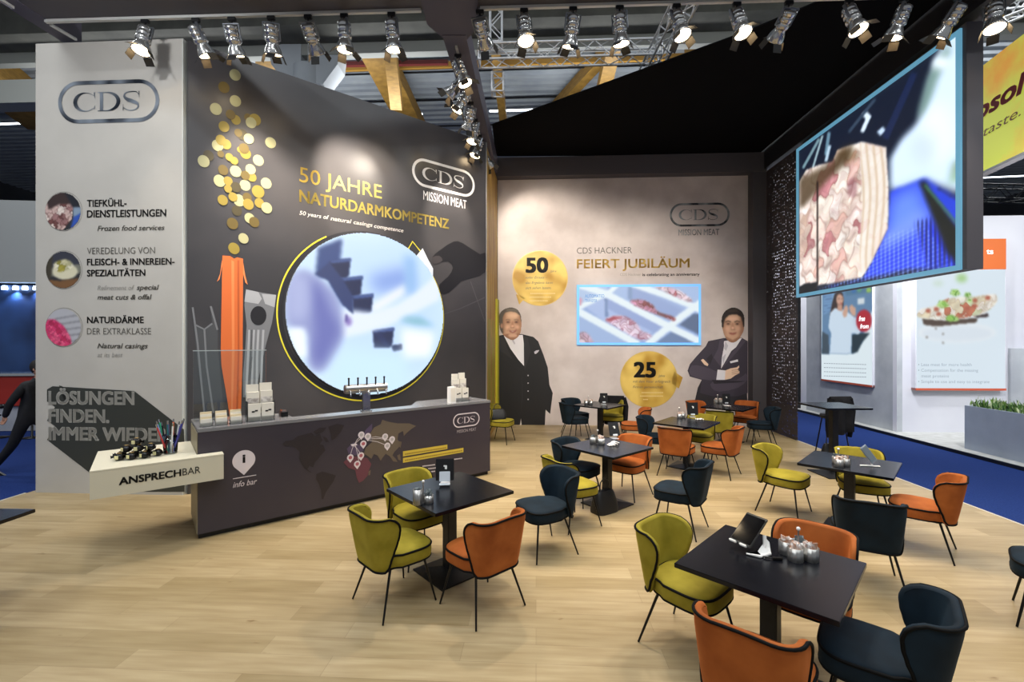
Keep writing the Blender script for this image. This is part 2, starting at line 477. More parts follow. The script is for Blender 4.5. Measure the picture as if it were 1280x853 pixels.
# ================================================================ planes
def axdir(p, u): return (p[0]+u*math.cos(AX), p[1]-u*math.sin(AX))
def deep(p, u): return (p[0]+u*math.sin(AX), p[1]+u*math.cos(AX))
bl = (-.36, 11.54); PB = Plane(bl, axdir(bl, 6.5))
gl = (-6.62, 6.325); PG = Plane(gl, axdir(gl, 2.12))
PD = Plane((-4.45, 6.25), (-.54, 9.44))
PC = Plane((-3.31, 4.795), (-.345, 7.19))
PS = Plane((-.54, 9.44), (-.37, 11.52))
def xr(y): return 5.54+.0527*y
PR = Plane((xr(11.25), 11.25), (xr(9.65), 9.65))
PL = Plane((xr(9.6)-.02, 9.6), (xr(5.89)-.02, 5.89))

# ================================================================ floor, carpets
mb = MB().prism([(-6.72, -1.5), (xr(-1.5), -1.5), (xr(11.9), 11.9), (-6.72, 11.9)], -.035, 0)
floor = struct('floor', mb, M_planks)
mb = MB().prism([(-30, -4), (30, -4), (30, 44), (-30, 44)], -.08, -.036)
carpet = struct('floor_aisle', mb, M_carpet)
mb = MB()
mb.prism([(xr(-1.5)+.002, -1.5), (xr(-1.5)+.03, -1.5), (xr(9.7)+.03, 9.7), (xr(9.7)+.002, 9.7)], -.035, .004)
mb.prism([(-6.75, -1.5), (-6.722, -1.5), (-6.722, 6.3), (-6.75, 6.3)], -.035, .004)
struct('trim_1', mb, mat('platform_edge', (200, 196, 180), .4))

# ================================================================ back wall with the mural
WT = 6.2
wall_back = struct('wall_back', box_on(PB, 0, 6.2, 0, WT), [M_mural])
P = Print(PB)
def T(*a, **k): P.text(*a, **k)
P.cds(*PB.uz(874.5, 268.5), PB.uz(912, 268)[0]-PB.uz(837, 268)[0], M_steelp, 1)
u0, z0 = PB.uz(848, 294.5); u1, _ = PB.uz(899, 294.5)
P.text_uz('MISSION MEAT', u0, z0, (PB.uz(848, 287)[1]-z0), M_steelp, u1-u0, .005)
T('CDS HACKNER', (721, 317), (790, 317), 7.6, M_inkg)
T('FEIERT JUBILÄUM', (721, 335), (862, 335), 11, M_goldt, bold=.016)
T('CDS Hackner', (775, 345), (801, 345), 3.4, M_inkl)
T('is celebrating an anniversary', (803, 345), (874.5, 345), 3.6, M_ink, bold=.012)
P.build('lettering', wall_back)
# gold seals
P = Print(PB)
uc, zc = PB.uz(675, 348); R = PB.uz(709, 348)[0]-uc
P.circ_uz(uc, zc, R*1.03, mat('gold_edge', (205, 180, 120), .4, .3), 0); P.circ_uz(uc, zc, R, M_goldp, 1)
P.poly([(645, 368), (649, 381), (657, 372)], M_goldp, 1)
P.text('50', (657, 340.5), (685.5, 340.5), 17.5, M_ink, bold=.035, layer=3)
P.text('Jahre', (687.5, 340.5), (695.5, 340.5), 3, M_inkg, shear=.3, layer=3)
for i, (a, b) in enumerate(((657, 684), (657, 691), (657, 689))):
    P.text(('voller Einsatz –', 'das Ergebnis kann', 'sich sehen lassen.')[i], (a, 348.5+6.5*i), (b, 348.5+6.5*i), 3, M_inkg, shear=.3, layer=3)
for i, (a, b) in enumerate(((663, 695), (662, 691), (662, 686))):
    for k in range(int((b-a)/2.1)):
        P.stroke([(a+k*2.1, 367+4.6*i), (a+k*2.1+1.5, 367+4.6*i)], .022, mat('pale_gold', (226, 205, 150), .5), 3)
uc, zc = PB.uz(811, 474.5); R = PB.uz(846.5, 474)[0]-uc
P.circ_uz(uc, zc, R*1.02, mat('gold_edge', (205, 180, 120)), 0); P.circ_uz(uc, zc, R, M_goldp, 1)
P.poly([(842, 464), (853.5, 472), (848.5, 486), (840, 480)], M_goldp, 1)
P.text('25', (792, 471.5), (820, 471.5), 18, M_ink, bold=.035, layer=3)
P.text('Jahre', (822.5, 471.5), (831, 471.5), 3, M_inkg, shear=.3, layer=3)
P.text('mit dem Vater erfolgreich', (791, 478.5), (838, 478.5), 3, M_inkg, shear=.3, layer=3)
P.text('Firmen gemeinschaft', (791, 485.5), (829, 485.5), 3, M_inkg, shear=.3, layer=3)
for i, (a, b) in enumerate(((802, 830), (800, 831), (804, 812))):
    for k in range(int((b-a)/2.1)):
        P.stroke([(a+k*2.1, 491+4.3*i), (a+k*2.1+1.5, 491+4.3*i)], .022, mat('pale_gold', (226, 205, 150)), 3)
P.build('gold_seal_print', wall_back, 'two printed gold anniversary seals')

# printed portraits of two men
SK = mat('skin_print', (205, 168, 140), .55); SKd = mat('skin_print_dark', (168, 128, 104), .55); SKl = mat('skin_print_light', (226, 194, 168), .55)
SU = mat('suit_print', (20, 20, 23), .55); SUl = mat('suit_print_fold', (34, 34, 38), .55); SH = mat('shirt_print', (222, 220, 226), .55); SHd = mat('shirt_print_fold', (186, 184, 194), .55)
HR = mat('hair_print_grey', (84, 74, 66), .55); HD = mat('hair_print_dark', (38, 30, 26), .55); LIP = mat('lip_print', (150, 92, 80), .55); TE = mat('teeth_print', (232, 224, 210), .55)
JK = mat('jacket_print', (56, 50, 62), .55); JKl = mat('jacket_print_fold', (74, 67, 80), .55); JKd = mat('jacket_print_dark', (38, 34, 42), .55); TR = mat('trousers_print', (40, 38, 44), .55)
P = Print(PB)
k = 5.02
def q1(pts): return [(600+x/k, 370+y/k) for x, y in pts]
P.poly(q1([(101, 252), (145, 245), (262, 240), (335, 258), (365, 285), (400, 375), (425, 450), (436, 560), (457, 610), (440, 742), (412, 715), (407, 812), (262, 812), (257, 770), (250, 812), (100, 812), (100, 500)]), SU, 1)
P.poly(q1([(101, 252), (150, 258), (170, 330), (205, 400), (150, 360), (101, 330)]), SUl, 2)
P.poly(q1([(268, 250), (300, 262), (318, 350), (280, 470), (275, 420)]), SUl, 2)
P.poly(q1([(262, 470), (268, 640), (255, 740), (262, 640)]), SUl, 2)
for y in (500, 548, 598, 650): P.ell(600+302/k, 370+y/k, .9, .9, SHd, 3, 8)
P.poly(q1([(150, 250), (268, 245), (275, 300), (276, 440), (240, 400), (190, 330)]), SH, 3)
P.poly(q1([(205, 265), (222, 300), (215, 306), (200, 280)]), SHd, 4)
P.poly(q1([(340, 352), (352, 343), (372, 340), (366, 352), (352, 364), (343, 364)]), SHd, 4)
P.build('portrait_print', wall_back, 'printed portrait of a man in a black three piece suit with a white shirt')
P = Print(PB); k = 6.09
def q2(pts): return [(min(850+x/k, 934.6), 370+y/k) for x, y in pts]
P.poly(q2([(100, 853), (135, 700), (165, 640), (500, 560), (520, 853)]), TR, 1)
P.poly(q2([(215, 345), (330, 322), (470, 320), (515, 345), (515, 740), (440, 765), (250, 765), (150, 740), (165, 640), (75, 615), (57, 570), (75, 520), (130, 455), (195, 385)]), JK, 2)
P.poly(q2([(335, 345), (470, 322), (440, 380), (390, 420), (345, 500), (312, 555), (318, 470)]), SH, 3)
P.poly(q2([(345, 345), (365, 380), (350, 420), (335, 400)]), SHd, 4); P.poly(q2([(320, 470), (350, 440), (330, 520)]), SHd, 4)
P.poly(q2([(330, 325), (335, 380), (318, 470), (312, 545), (255, 470), (290, 400), (300, 340)]), JKl, 4)
P.poly(q2([(470, 322), (500, 345), (440, 420), (330, 540), (312, 555), (350, 490), (430, 385)]), JKl, 4)
P.poly(q2([(90, 530), (180, 540), (285, 580), (330, 640), (300, 650), (200, 640), (110, 620), (70, 590)]), JKl, 4, 2)
P.poly(q2([(250, 650), (430, 640), (500, 590), (510, 640), (440, 700), (300, 730), (240, 700)]), JKl, 4, 2)
P.poly(q2([(200, 480), (240, 440), (250, 470), (230, 520)]), JKd, 5); P.poly(q2([(240, 640), (500, 650), (440, 660), (260, 670)]), JKd, 5)
P.poly(q2([(285, 562), (345, 568), (340, 640), (275, 640)]), SH, 6); P.poly(q2([(158, 490), (175, 480), (215, 520), (210, 535), (185, 525)]), SKl, 6)
P.poly(q2([(345, 568), (385, 552), (430, 545), (448, 530), (450, 545), (435, 562), (452, 575), (450, 590), (420, 605), (385, 630), (340, 640)]), SKl, 6)
for yy in (568, 582, 596): P.stroke(q2([(392, yy), (448, yy-6)]), .012, SKd, 7)
P.poly(q2([(378, 500), (438, 484), (442, 500), (384, 514)]), SH, 6)
P.build('portrait_print', wall_back, 'printed portrait of a man in a dark plum suit with folded arms')


# the two printed faces
def head(ox, oy, k, x0, y0, x1, y1, outline, paint, label):
    f = lambda x, y: PB.uz(ox+x/k, oy+y/k)
    (u0, z1), (u1, z0) = f(x0, y0), f(x1, y1)
    cvs = Canvas(64, 84, (200, 160, 132), lambda x, y: ((f(x, y)[0]-u0)/(u1-u0), (z1-f(x, y)[1])/(z1-z0)))
    paint(cvs); msk = cvs.mask(outline, 0, 4)
    o = cvs.mesh(PB, u0, u1, z0, z1, .0135, 'face_print', picmat('face_print_ink', 0), wall_back, lambda x, y: msk[min(83, int(y*84)), min(63, int(x*64))] > .5)
    o['label'] = label
def f1(c):
    c.fill([(110, 60), (165, 60), (150, 290), (110, 290)], (158, 118, 92), .06); c.fill([(235, 120), (270, 120), (270, 280), (225, 280)], (170, 128, 100), .05)
    c.ell(205, 125, 34, 16, (226, 190, 160), .05); c.ell(175, 198, 14, 12, (220, 176, 148), .04); c.ell(234, 196, 12, 12, (214, 168, 142), .04)
    c.fill([(150, 240), (255, 236), (245, 290), (160, 290)], (150, 108, 84), .03); c.ell(205, 248, 28, 12, (206, 164, 138), .03)
    for x in (176, 228):
        c.ell(x, 166, 16, 8, (150, 106, 84), .02, .8); c.line([(x-15, 153), (x, 149), (x+14, 154)], 4, (92, 74, 62), .006); c.ell(x, 165, 8, 3.2, (70, 52, 46), .005); c.line([(x-12, 176), (x+12, 176)], 3, (170, 124, 100), .01)
    c.fill([(200, 160), (208, 160), (215, 196), (190, 198)], (178, 130, 104), .015); c.ell(204, 190, 9, 7, (224, 180, 152), .015); c.line([(190, 201), (215, 200)], 4, (140, 96, 76), .008)
    c.line([(184, 202), (172, 222)], 3, (160, 114, 92), .01); c.line([(222, 202), (236, 220)], 3, (160, 114, 92), .01)
    c.fill([(182, 214), (205, 219), (230, 212), (224, 226), (206, 233), (188, 227)], (140, 78, 68), .006); c.fill([(187, 217), (205, 221), (225, 216), (205, 227)], (228, 218, 204), .004)
    c.fill([(110, 60), (275, 60), (275, 180), (256, 160), (250, 125), (225, 104), (190, 98), (160, 106), (145, 130), (143, 190), (148, 232), (120, 250)], (84, 76, 68), .012)
    c.fill([(160, 84), (220, 80), (245, 105), (210, 96), (170, 98)], (120, 112, 102), .02, .7); c.ell(137, 188, 7, 16, (180, 132, 108), .01)
head(600, 370, 5.02, 112, 66, 268, 282, [(122, 180), (118, 130), (140, 92), (185, 74), (228, 82), (254, 115), (260, 165), (256, 225), (236, 260), (205, 278), (165, 262), (142, 240), (128, 215)], f1, 'printed face of the older man with grey brown hair')
def f2(c):
    c.fill([(310, 80), (350, 80), (350, 350), (310, 350)], (176, 134, 108), .05); c.fill([(455, 120), (495, 120), (495, 340), (445, 340)], (160, 118, 94), .05)
    c.ell(400, 175, 42, 20, (228, 188, 160), .06); c.ell(362, 250, 18, 18, (216, 170, 144), .05); c.ell(440, 248, 18, 18, (210, 164, 138), .05)
    c.fill([(340, 305), (400, 335), (465, 300), (450, 345), (400, 362), (350, 345)], (154, 112, 88), .03)
    for x in (366, 434):
        c.ell(x, 214, 20, 11, (156, 112, 90), .02, .7); c.line([(x-22, 200), (x, 192), (x+20, 200)], 6, (52, 38, 32), .006); c.ell(x, 214, 10, 4, (50, 36, 32), .005)
    c.fill([(392, 205), (404, 205), (416, 250), (384, 252)], (184, 138, 112), .015); c.ell(400, 244, 11, 8, (226, 182, 156), .015); c.line([(384, 257), (418, 256)], 4, (142, 98, 78), .008)
    c.fill([(368, 280), (400, 284), (432, 277), (420, 292), (400, 297), (380, 292)], (160, 92, 82), .006); c.line([(374, 283), (400, 286), (428, 281)], 2.5, (110, 60, 54), .003)
    c.fill([(305, 80), (500, 80), (500, 230), (480, 240), (472, 200), (462, 162), (430, 142), (375, 146), (345, 172), (334, 205), (330, 240), (305, 245)], (40, 32, 28), .01)
    c.fill([(350, 110), (430, 98), (450, 125), (380, 128)], (70, 58, 50), .03, .7)
head(850, 370, 6.09, 308, 84, 498, 362, [(318, 235), (316, 170), (335, 125), (370, 98), (410, 89), (455, 106), (484, 145), (489, 200), (484, 262), (466, 300), (440, 337), (400, 357), (362, 340), (338, 305), (324, 258)], f2, 'printed face of the younger man with dark hair')

# screen with the meat trays on the back wall
def affine(pl, u0, u1, z0, z1, ox, oy, k):
    def f(x, y):
        u, z = pl.uz(ox+x/k, oy+y/k); return (u-u0)/(u1-u0), (z1-z)/(z1-z0)
    return f
u0, z1 = PB.uz(721, 356.5); u1, z0 = PB.uz(875.5, 431.5)
ws = thing('wall_screen', 'wide flat screen showing meat in white trays on the pale back wall', 'screen', PB.at(u0, z0))
box_on(PB, u0, u1, z0, z1, -.001, .045).build('housing', mat('screen_glow_frame', (90, 150, 200), .4, emit=(110, 175, 235), es=.9), ws, True)
cv = Canvas(150, 76, (150, 175, 222), affine(PB, u0+.06, u1-.06, z0+.06, z1-.06, 710, 340, 7.11))
TRW = (232, 244, 250)
cv.fill([(80, 120), (350, 120), (350, 180), (160, 300), (80, 300)], (178, 200, 232), .01)
cv.fill([(400, 130), (560, 130), (1160, 130), (1160, 280), (900, 470), (340, 200)], (168, 192, 230), .01)
cv.fill([(540, 150), (600, 130), (1040, 340), (940, 440), (540, 260)], (150, 170, 214), .02)
cv.fill([(150, 310), (340, 230), (840, 480), (640, 600), (400, 500)], (172, 192, 232), .01)
cv.fill([(340, 230), (840, 480), (800, 560), (350, 330)], (150, 170, 216), .01); cv.fill([(325, 235), (350, 245), (355, 400), (330, 405)], (110, 135, 180), .008)
cv.fill([(530, 140), (570, 140), (570, 245), (530, 245)], (130, 155, 195), .008)
cv.fill([(980, 470), (1110, 370), (1160, 380), (1160, 560)], (90, 108, 140), .01); cv.fill([(760, 640), (930, 520), (1160, 640)], (110, 132, 170), .01)
cv.fill([(90, 390), (280, 460), (560, 640), (90, 640)], (160, 184, 224), .01)
for l, w in (([(80, 345), (620, 640)], 62), ([(100, 120), (340, 200), (900, 490), (1170, 620)], 60), ([(560, 110), (860, 210), (1110, 310), (1170, 345)], 56), ([(80, 330), (360, 190), (440, 120)], 44), ([(700, 640), (1000, 400), (1180, 270)], 62)):
    cv.line(l, w, TRW, .006)
mt = cv.mask([(330, 430), (400, 395), (500, 395), (600, 450), (650, 520), (740, 560), (700, 600), (600, 590), (430, 490)], .004, 3)
cv.cells(mt, [(216, 190, 214), (232, 214, 230), (190, 140, 160), (226, 200, 220)], 260, .3, dark=(110, 40, 60))
cv.fill([(335, 430), (400, 398), (490, 402), (420, 425), (370, 440)], (168, 70, 84), .004)
mt = cv.mask([(550, 260), (650, 250), (740, 290), (800, 360), (930, 400), (940, 440), (840, 400), (700, 350), (590, 300)], .004, 3)
cv.cells(mt, [(150, 80, 84), (200, 140, 160), (120, 70, 70), (216, 150, 180)], 300, .3)
mt = cv.mask([(760, 135), (860, 135), (1000, 180), (1100, 260), (1060, 270), (960, 230), (850, 180)], .004, 3)
cv.cells(mt, [(226, 190, 206), (190, 110, 120), (236, 214, 224)], 300, .3)
mt = cv.mask([(90, 560), (150, 530), (210, 590), (220, 640), (90, 640)], .004, 3)
cv.cells(mt, [(226, 206, 220), (200, 170, 190)], 300, .3)
cv.fill([(85, 230), (130, 240), (120, 300), (85, 300)], (214, 160, 180), .01)
cv.mesh(PB, u0+.06, u1-.06, z0+.06, z1-.06, .049, 'display', picmat('tray_display', 1.0), ws)
P = Print(PB, .053)
P.text('AUTOMATED', (731, 372.5), (755, 372.5), 4, mat('screen_text', (50, 110, 170), .5, emit=(60, 120, 180), es=.7), layer=0)
P.text('TRANSFER', (731, 378), (746, 378), 3.6, mat('screen_text', (50, 110, 170)), layer=0)
P.build('caption', ws)

# frame column beside the mural and the header above it
ue = PB.uz(935, 400)[0]
struct('trim_2', box_on(PB, ue, ue+.38, 0, WT, -.002, .26), M_beam)
struct('trim_3', box_on(PB, -.2, 6.5, WT, 6.66, .3, .27), M_beam)
P = None

# narrow side wall with the golden print, left of the mural
M_side = mat('golden_side_print', (170, 120, 50), .5)
mottle(M_side, (120, 60, 24), (190, 160, 70), 3, 4, stretch=(8, 8, .35), lo=.35, hi=.6)
wall_corner = struct('wall_corner', box_on(PS, .03, PS.len-.01, 0, WT, .1), M_side)
box_on(PS, PS.len-.42, PS.len-.05, .02, 3.15, -.001, .05).build('side_panel', M_ygreen, wall_corner)['label'] = 'yellow green upright panel'
for a, b in ((.3, .75), (1.0, 1.4)):
    box_on(PS, a, b, .1, 2.6, -.001, .004).build('print_band', mat('gold_dark_band', (150, 140, 50), .5), wall_corner)

# ================================================================ grey wall at the left
wall_left = struct('wall_left', box_on(PG, 0, PG.len, 0, 6.24), [M_wallgrey])
box_on(PG, PG.len, PG.len+.012, 0, 6.24, .22, 0).build('wall_edge', M_edge, wall_left)
P = Print(PG)
P.cds(*PG.uz(135.8, 127), PG.uz(199, 126)[0]-PG.uz(72.5, 126)[0], M_steel, 1)
B = .022
P.text('TIEFKÜHL-', (109, 259), (158.5, 257.5), 8.3, M_ink, bold=B)
P.text('DIENSTLEISTUNGEN', (109, 272), (208, 270.5), 8.6, M_ink, bold=B)
P.text('Frozen food services', (122, 289), (206, 287.5), 6.2, M_inkg, bold=.01, shear=.25)
P.text('VEREDELUNG VON', (109, 318), (194, 317), 8, M_inkg)
P.text('FLEISCH- & INNEREIEN-', (109, 331.5), (218.5, 331), 7.8, M_ink, bold=B)
P.text('SPEZIALITÄTEN', (109, 345.5), (182, 345), 7.8, M_ink, bold=B)
P.text('Refinement of', (122, 363), (168, 362.5), 5.8, M_inkl, shear=.25)
P.text('special', (171, 362.5), (199, 362.3), 6, M_inkg, bold=.012, shear=.25)
P.text('meat cuts & offal', (122, 374.7), (190, 374.5), 6, M_inkg, bold=.012, shear=.25)
P.text('NATURDÄRME', (109, 404.3), (180, 403.8), 7.8, M_ink, bold=B)
P.text('DER EXTRAKLASSE', (109, 418.4), (189, 418), 7.8, M_inkg)
P.text('Natural casings', (122, 435.5), (185, 435.6), 6, M_inkg, bold=.012, shear=.25)
P.text('at its best', (122, 446.5), (153.5, 446.5), 5.6, M_inkl, shear=.25)
P.build('lettering', wall_left)
# big slogan with its long diagonal shade, a printed pattern
M_slog = mat('slogan_shade_print', (50, 52, 46), .5); M_slogt = mat('slogan_letter_print', (186, 184, 176), .5)
P = Print(PG)
P.poly([(59, 487), (66, 483), (168, 489), (230, 537), (231, 560), (231, 615), (152, 615), (112, 591), (59, 550), (69, 533), (59, 526), (69, 509), (59, 502)], M_slog, 0)
P.poly([(74, 482), (78, 483), (100, 502), (80, 500)], M_slog, 0)
for s, y, x1, y1 in (('LÖSUNGEN', 505.5, 168.5, 505.5), ('FINDEN.', 528, 137, 528), ('IMMER WIEDER.', 550.5, 214, 551)):
    P.text(s, (61, y), (x1, y1), 15.5, M_slogt, bold=.035, layer=2)
P.build('slogan_print', wall_left)
# the three round pictures
def round_pic(cx, cy, r, draw, nm, label):
    uc, zc = PG.uz(cx, cy); R = PG.uz(cx+r, cy)[0]-uc
    cvs = Canvas(56, 56, (40, 40, 44)); draw(cvs)
    o = cvs.mesh(PG, uc-R, uc+R, zc-R, zc+R, .006, nm, picmat('round_print', 0), wall_left, lambda x, y: (x-.5)**2+(y-.5)**2 < .25)
    o['label'] = label
    return uc, zc, R
def d1(c):
    c.cells(c.mask([(0, .1), (.5, 0), (.8, .3), (.75, .7), (.5, 1), (0, .9)]), [(150, 110, 108), (196, 168, 160), (110, 66, 62), (214, 200, 190)], 40, .4)
    c.fill([(0, 0), (.6, 0), (.75, .3), (.4, .3), (.1, .45)], (52, 36, 34), .03); c.fill([(.55, 0), (1, 0), (1, .5), (.78, .4)], (20, 24, 34), .02)
    c.fill([(.78, .4), (1, .4), (1, .6), (.8, .7)], (130, 150, 170), .03); c.fill([(.7, 1), (.8, .65), (1, .55), (1, 1)], (44, 80, 170), .02)
def d2(c):
    c.fill([(0, 0), (1, 0), (1, .4), (0, .45)], (50, 52, 64), .03); c.fill([(0, .45), (1, .35), (1, .6), (0, .7)], (120, 120, 108), .03)
    c.ell(.55, .55, .36, .22, (214, 208, 178), .02); c.cells(c.mask([(.25, .3), (.6, .22), (.8, .4), (.5, .55), (.25, .5)], .02, 3), [(222, 216, 190), (196, 190, 150), (160, 150, 60)], 40, .3, dark=(90, 90, 50))
    c.fill([(0, .75), (.4, .8), (1, .72), (1, 1), (0, 1)], (120, 84, 50), .03); c.fill([(0, 0), (.2, .1), (.15, .7), (0, .8)], (60, 54, 40), .03)
def d3(c):
    c.fill([(0, 0), (1, 0), (1, 1), (0, 1)], (178, 178, 184))
    for i in range(5): c.line([(.25, .28+.16*i), (1, .16+.17*i)], .02, (90, 90, 96), .004)
    c.cells(c.mask([(0, .3), (.25, .28), (.5, .45), (.7, .75), (.75, 1), (0, 1)], .01), [(214, 60, 110), (230, 90, 130), (190, 40, 86)], 90, .35, dark=(130, 20, 60))
rp = [round_pic(79, 264.5, 22, d1, 'round_photo_print', 'round photo print of a frozen meat block'), round_pic(79.5, 337.5, 21.5, d2, 'round_photo_print', 'round photo print of a bowl of pale offal'), round_pic(79.5, 409.5, 22, d3, 'round_photo_print', 'round photo print of pink casings')]
P = Print(PG)
for u, z, R in rp: P.circ_uz(u+.01, z, R*1.06, M_inkg, 0, 48, R*1.045)
P.build('ring_print', wall_left)

# ================================================================ dark wall with the round screen
wall_back_left = struct('wall_back_left', box_on(PD, -.005, PD.len, 0, 6.24), [M_dark])
box_on(PD, PD.len, PD.len+.015, 0, 6.24, .12, .01).build('wall_edge', mat('dark_wall_edge', (150, 150, 150), .4), wall_back_left)
P = Print(PD)
GT = mat('gold_letter_bright', (196, 172, 62), .35, .2)
mottle(GT, (160, 132, 44), (222, 204, 110), 1.3, 1)
P.text('50 JAHRE', (374, 226), (477, 249.5), 18.5, GT)
P.text('NATURDARMKOMPETENZ', (374, 251), (561, 287), 14.5, GT, bold=.018)
P.text('50 years of', (374, 268.3), (411, 274.7), 5, M_white, shear=.2)
P.text('natural casings', (413, 275), (465.5, 284.2), 5, M_white, bold=.02, shear=.2)
P.text('competence', (467.5, 284.5), (504, 291), 4.8, M_white, shear=.2)
P.build('lettering', wall_back_left)
P = Print(PD)
uc, zc = PD.uz(556, 223); w = PD.uz(595, 223)[0]-PD.uz(517, 223)[0]
M_wl = mat('white_logo_acrylic', (235, 235, 235), .3, spec=.7)
P.cds(uc, zc, w, M_wl, 1, hs=.95)
u0, z0 = PD.uz(529, 244.5); u1, _ = PD.uz(583, 258)
P.text_uz('MISSION MEAT', u0, zc-w*.19-w*.17, w*.12, M_wl, u1-u0, .0)
P.build('logo', wall_back_left, 'white framed logo lettering')
# golden confetti discs
P = Print(PD)
CT = [mat('confetti_a', (166, 163, 122), .45), mat('confetti_b', (142, 124, 48), .45), mat('confetti_c', (96, 80, 32), .45), mat('confetti_d', (66, 58, 32), .45)]
CO = [(209, 78, 0, 1), (163, 129, 2, 1), (210, 185, 0, 1), (130, 218, 0, 1.05), (190, 241, 2, .85), (212, 262, 1, .85), (262, 252, 2, .7), (290, 262, 1, 1.05), (274, 274, 0, .95), (163, 290, 1, .95), (238, 322, 3, .95), (222, 315, 2, .7),
      (265, 340, 0, .9), (354, 356, 0, .95), (150, 345, 1, .9), (172, 362, 1, .9), (137, 367, 0, 1), (100, 409, 3, .95), (80, 432, 0, 1.05), (245, 380, 2, .9), (252, 400, 1, .95), (228, 384, 1, .5), (150, 402, 2, .6), (185, 415, 1, .7), (205, 430, 1, .7), (304, 428, 0, .95),
      (160, 468, 2, .9), (211, 473, 0, 1), (272, 465, 0, .9), (250, 490, 2, .8), (278, 497, 1, .8), (145, 512, 0, 1.05), (180, 513, 1, .8), (212, 538, 3, .9), (180, 545, 1, .7), (250, 530, 0, .95), (336, 522, 0, .95), (303, 556, 1, 1.1), (158, 591, 1, .9), (200, 578, 1, .8), (225, 592, 0, 1.05), (258, 580, 2, .8), (263, 608, 1, .95), (308, 603, 1, .85), (338, 623, 0, .95), (216, 634, 3, .9), (268, 665, 0, .9), (287, 681, 2, .9), (198, 687, 2, 1), (243, 748, 0, .9), (204, 789, 1, 1)]
for i, (x, y, t, s) in enumerate(CO): P.ell(230+x/3.277, 70+y/3.277, 7.9*s, 6.5*s, CT[t], 1+i % 5, 18, .85)
P.build('confetti_print', wall_back_left, 'printed golden confetti discs')
# printed casings
P = Print(PD)
OR = mat('orange_casing_print', (214, 106, 48), .5); ORl = mat('orange_casing_fold', (226, 132, 74), .5); ORd = mat('orange_casing_dark', (180, 84, 36), .5)
def q3(pts): return [(230+x/3.555, 300+y/3.555) for x, y in pts]
P.poly(q3([(170, 70), (205, 72), (222, 84), (236, 78), (262, 84), (262, 180), (260, 520), (252, 790), (205, 800), (190, 700), (166, 560), (163, 480), (168, 180)]), OR, 1)
P.poly(q3([(170, 110), (158, 175), (146, 186), (160, 150), (168, 90)]), ORl, 2); P.poly(q3([(262, 100), (272, 160), (283, 200), (272, 190), (262, 150)]), ORl, 2)
P.poly(q3([(210, 90), (222, 96), (224, 500), (215, 780), (208, 780), (212, 500)]), ORl, 2); P.poly(q3([(236, 90), (246, 90), (246, 500), (240, 780), (230, 780), (238, 500)]), ORd, 2)
TG = mat('clear_casing_print', (120, 122, 126), .4); TGl = mat('clear_casing_light', (168, 170, 174), .4); TGd = mat('clear_casing_dark', (92, 94, 98), .4)
P.poly(q3([(275, 220), (330, 232), (409, 245), (402, 300), (390, 370), (360, 480), (330, 620), (310, 700), (262, 700), (262, 600), (272, 480), (278, 380), (268, 290)]), TG, 1)
P.poly(q3([(275, 220), (330, 232), (345, 262), (330, 285), (268, 275)]), TGl, 2); P.poly(q3([(345, 240), (409, 245), (402, 300), (360, 285)]), TGl, 2)
P.ell(230+330/3.555, 300+337/3.555, 10, 12, mat('dark_hole_print', (34, 34, 38), .4), 3)
for a, b in ((290, 275), (310, 300), (330, 322), (352, 340)):
    P.stroke(q3([(a, 400), (a-6, 520), (b, 690)]), .03, TGl, 3)
P.stroke(q3([(300, 400), (298, 520), (285, 690)]), .035, TGd, 3)
TD = mat('clear_dark_casing', (74, 76, 79), .4)
P.poly(q3([(36, 300), (50, 375), (90, 395), (125, 370), (115, 292), (128, 300), (150, 390), (150, 480), (170, 690), (180, 770), (90, 770), (60, 560)]), TD, 0)
for pts in ([(38, 300), (60, 460), (75, 620), (90, 770)], [(118, 295), (148, 400)], [(50, 378), (90, 398), (125, 372)], [(90, 398), (100, 560), (130, 770)]):
    P.stroke(q3(pts), .022, TG, 2)
P.build('casing_print', wall_back_left, 'printed orange and clear sausage casings')
# round screen
u_l = PD.uz(356, 395)[0]; u_r = PD.uz(552, 395)[0]; uc = (u_l+u_r)/2; R = (u_r-u_l)/2; zc = 2.575
rs = thing('round_screen', 'large round glowing screen mounted on the dark diagonal wall', 'screen', PD.at(uc, zc-R))
def conv3(x, y):
    u, z = PD.uz(330+x/3.41, 270+y/3.41); return (u-uc+R)/(2*R), (zc+R-z)/(2*R)
mb = MB(); n = 64
o0, o1 = .004, .05
vs = []; fs = []
for i in range(n):
    a = 2*PI*i/n
    vs += [PD.at(uc+R*math.cos(a), zc+R*math.sin(a), o0), PD.at(uc+R*math.cos(a), zc+R*math.sin(a), o1)]
for i in range(n): j = (i+1) % n; fs.append((2*i, 2*j, 2*j+1, 2*i+1))
fs.append([2*i+1 for i in range(n)])
mb.add(vs, fs); mb.build('housing', mat('screen_rim', (150, 160, 175), .3), rs, True)
cv = Canvas(210, 210, (206, 230, 250), conv3)
cv.fill([(330, 90), (640, 150), (740, 300), (740, 640), (460, 740), (320, 700)], (196, 222, 252), .06)
cv.fill([(440, 260), (600, 220), (640, 300), (470, 330)], (132, 160, 226), .05); cv.fill([(450, 380), (600, 290), (600, 330), (460, 420)], (236, 240, 246), .02)
cv.fill([(590, 170), (640, 180), (640, 330), (600, 340)], (150, 190, 235), .03)
cv.fill([(228, 140), (330, 100), (320, 200), (240, 270), (215, 260)], (52, 74, 130), .012)
cv.fill([(275, 280), (330, 280), (345, 390), (320, 370)], (60, 84, 150), .02)
for x, y in ((275, 185), (325, 260), (370, 335), (458, 478)):
    cv.fill([(x, y+10), (x+90, y), (x+82, y+75), (x+68, y+85), (x+5, y+85)], (26, 38, 78), .004); cv.fill([(x+2, y+9), (x+92, y-2), (x+90, y+12), (x+6, y+20)], (70, 92, 150), .003)
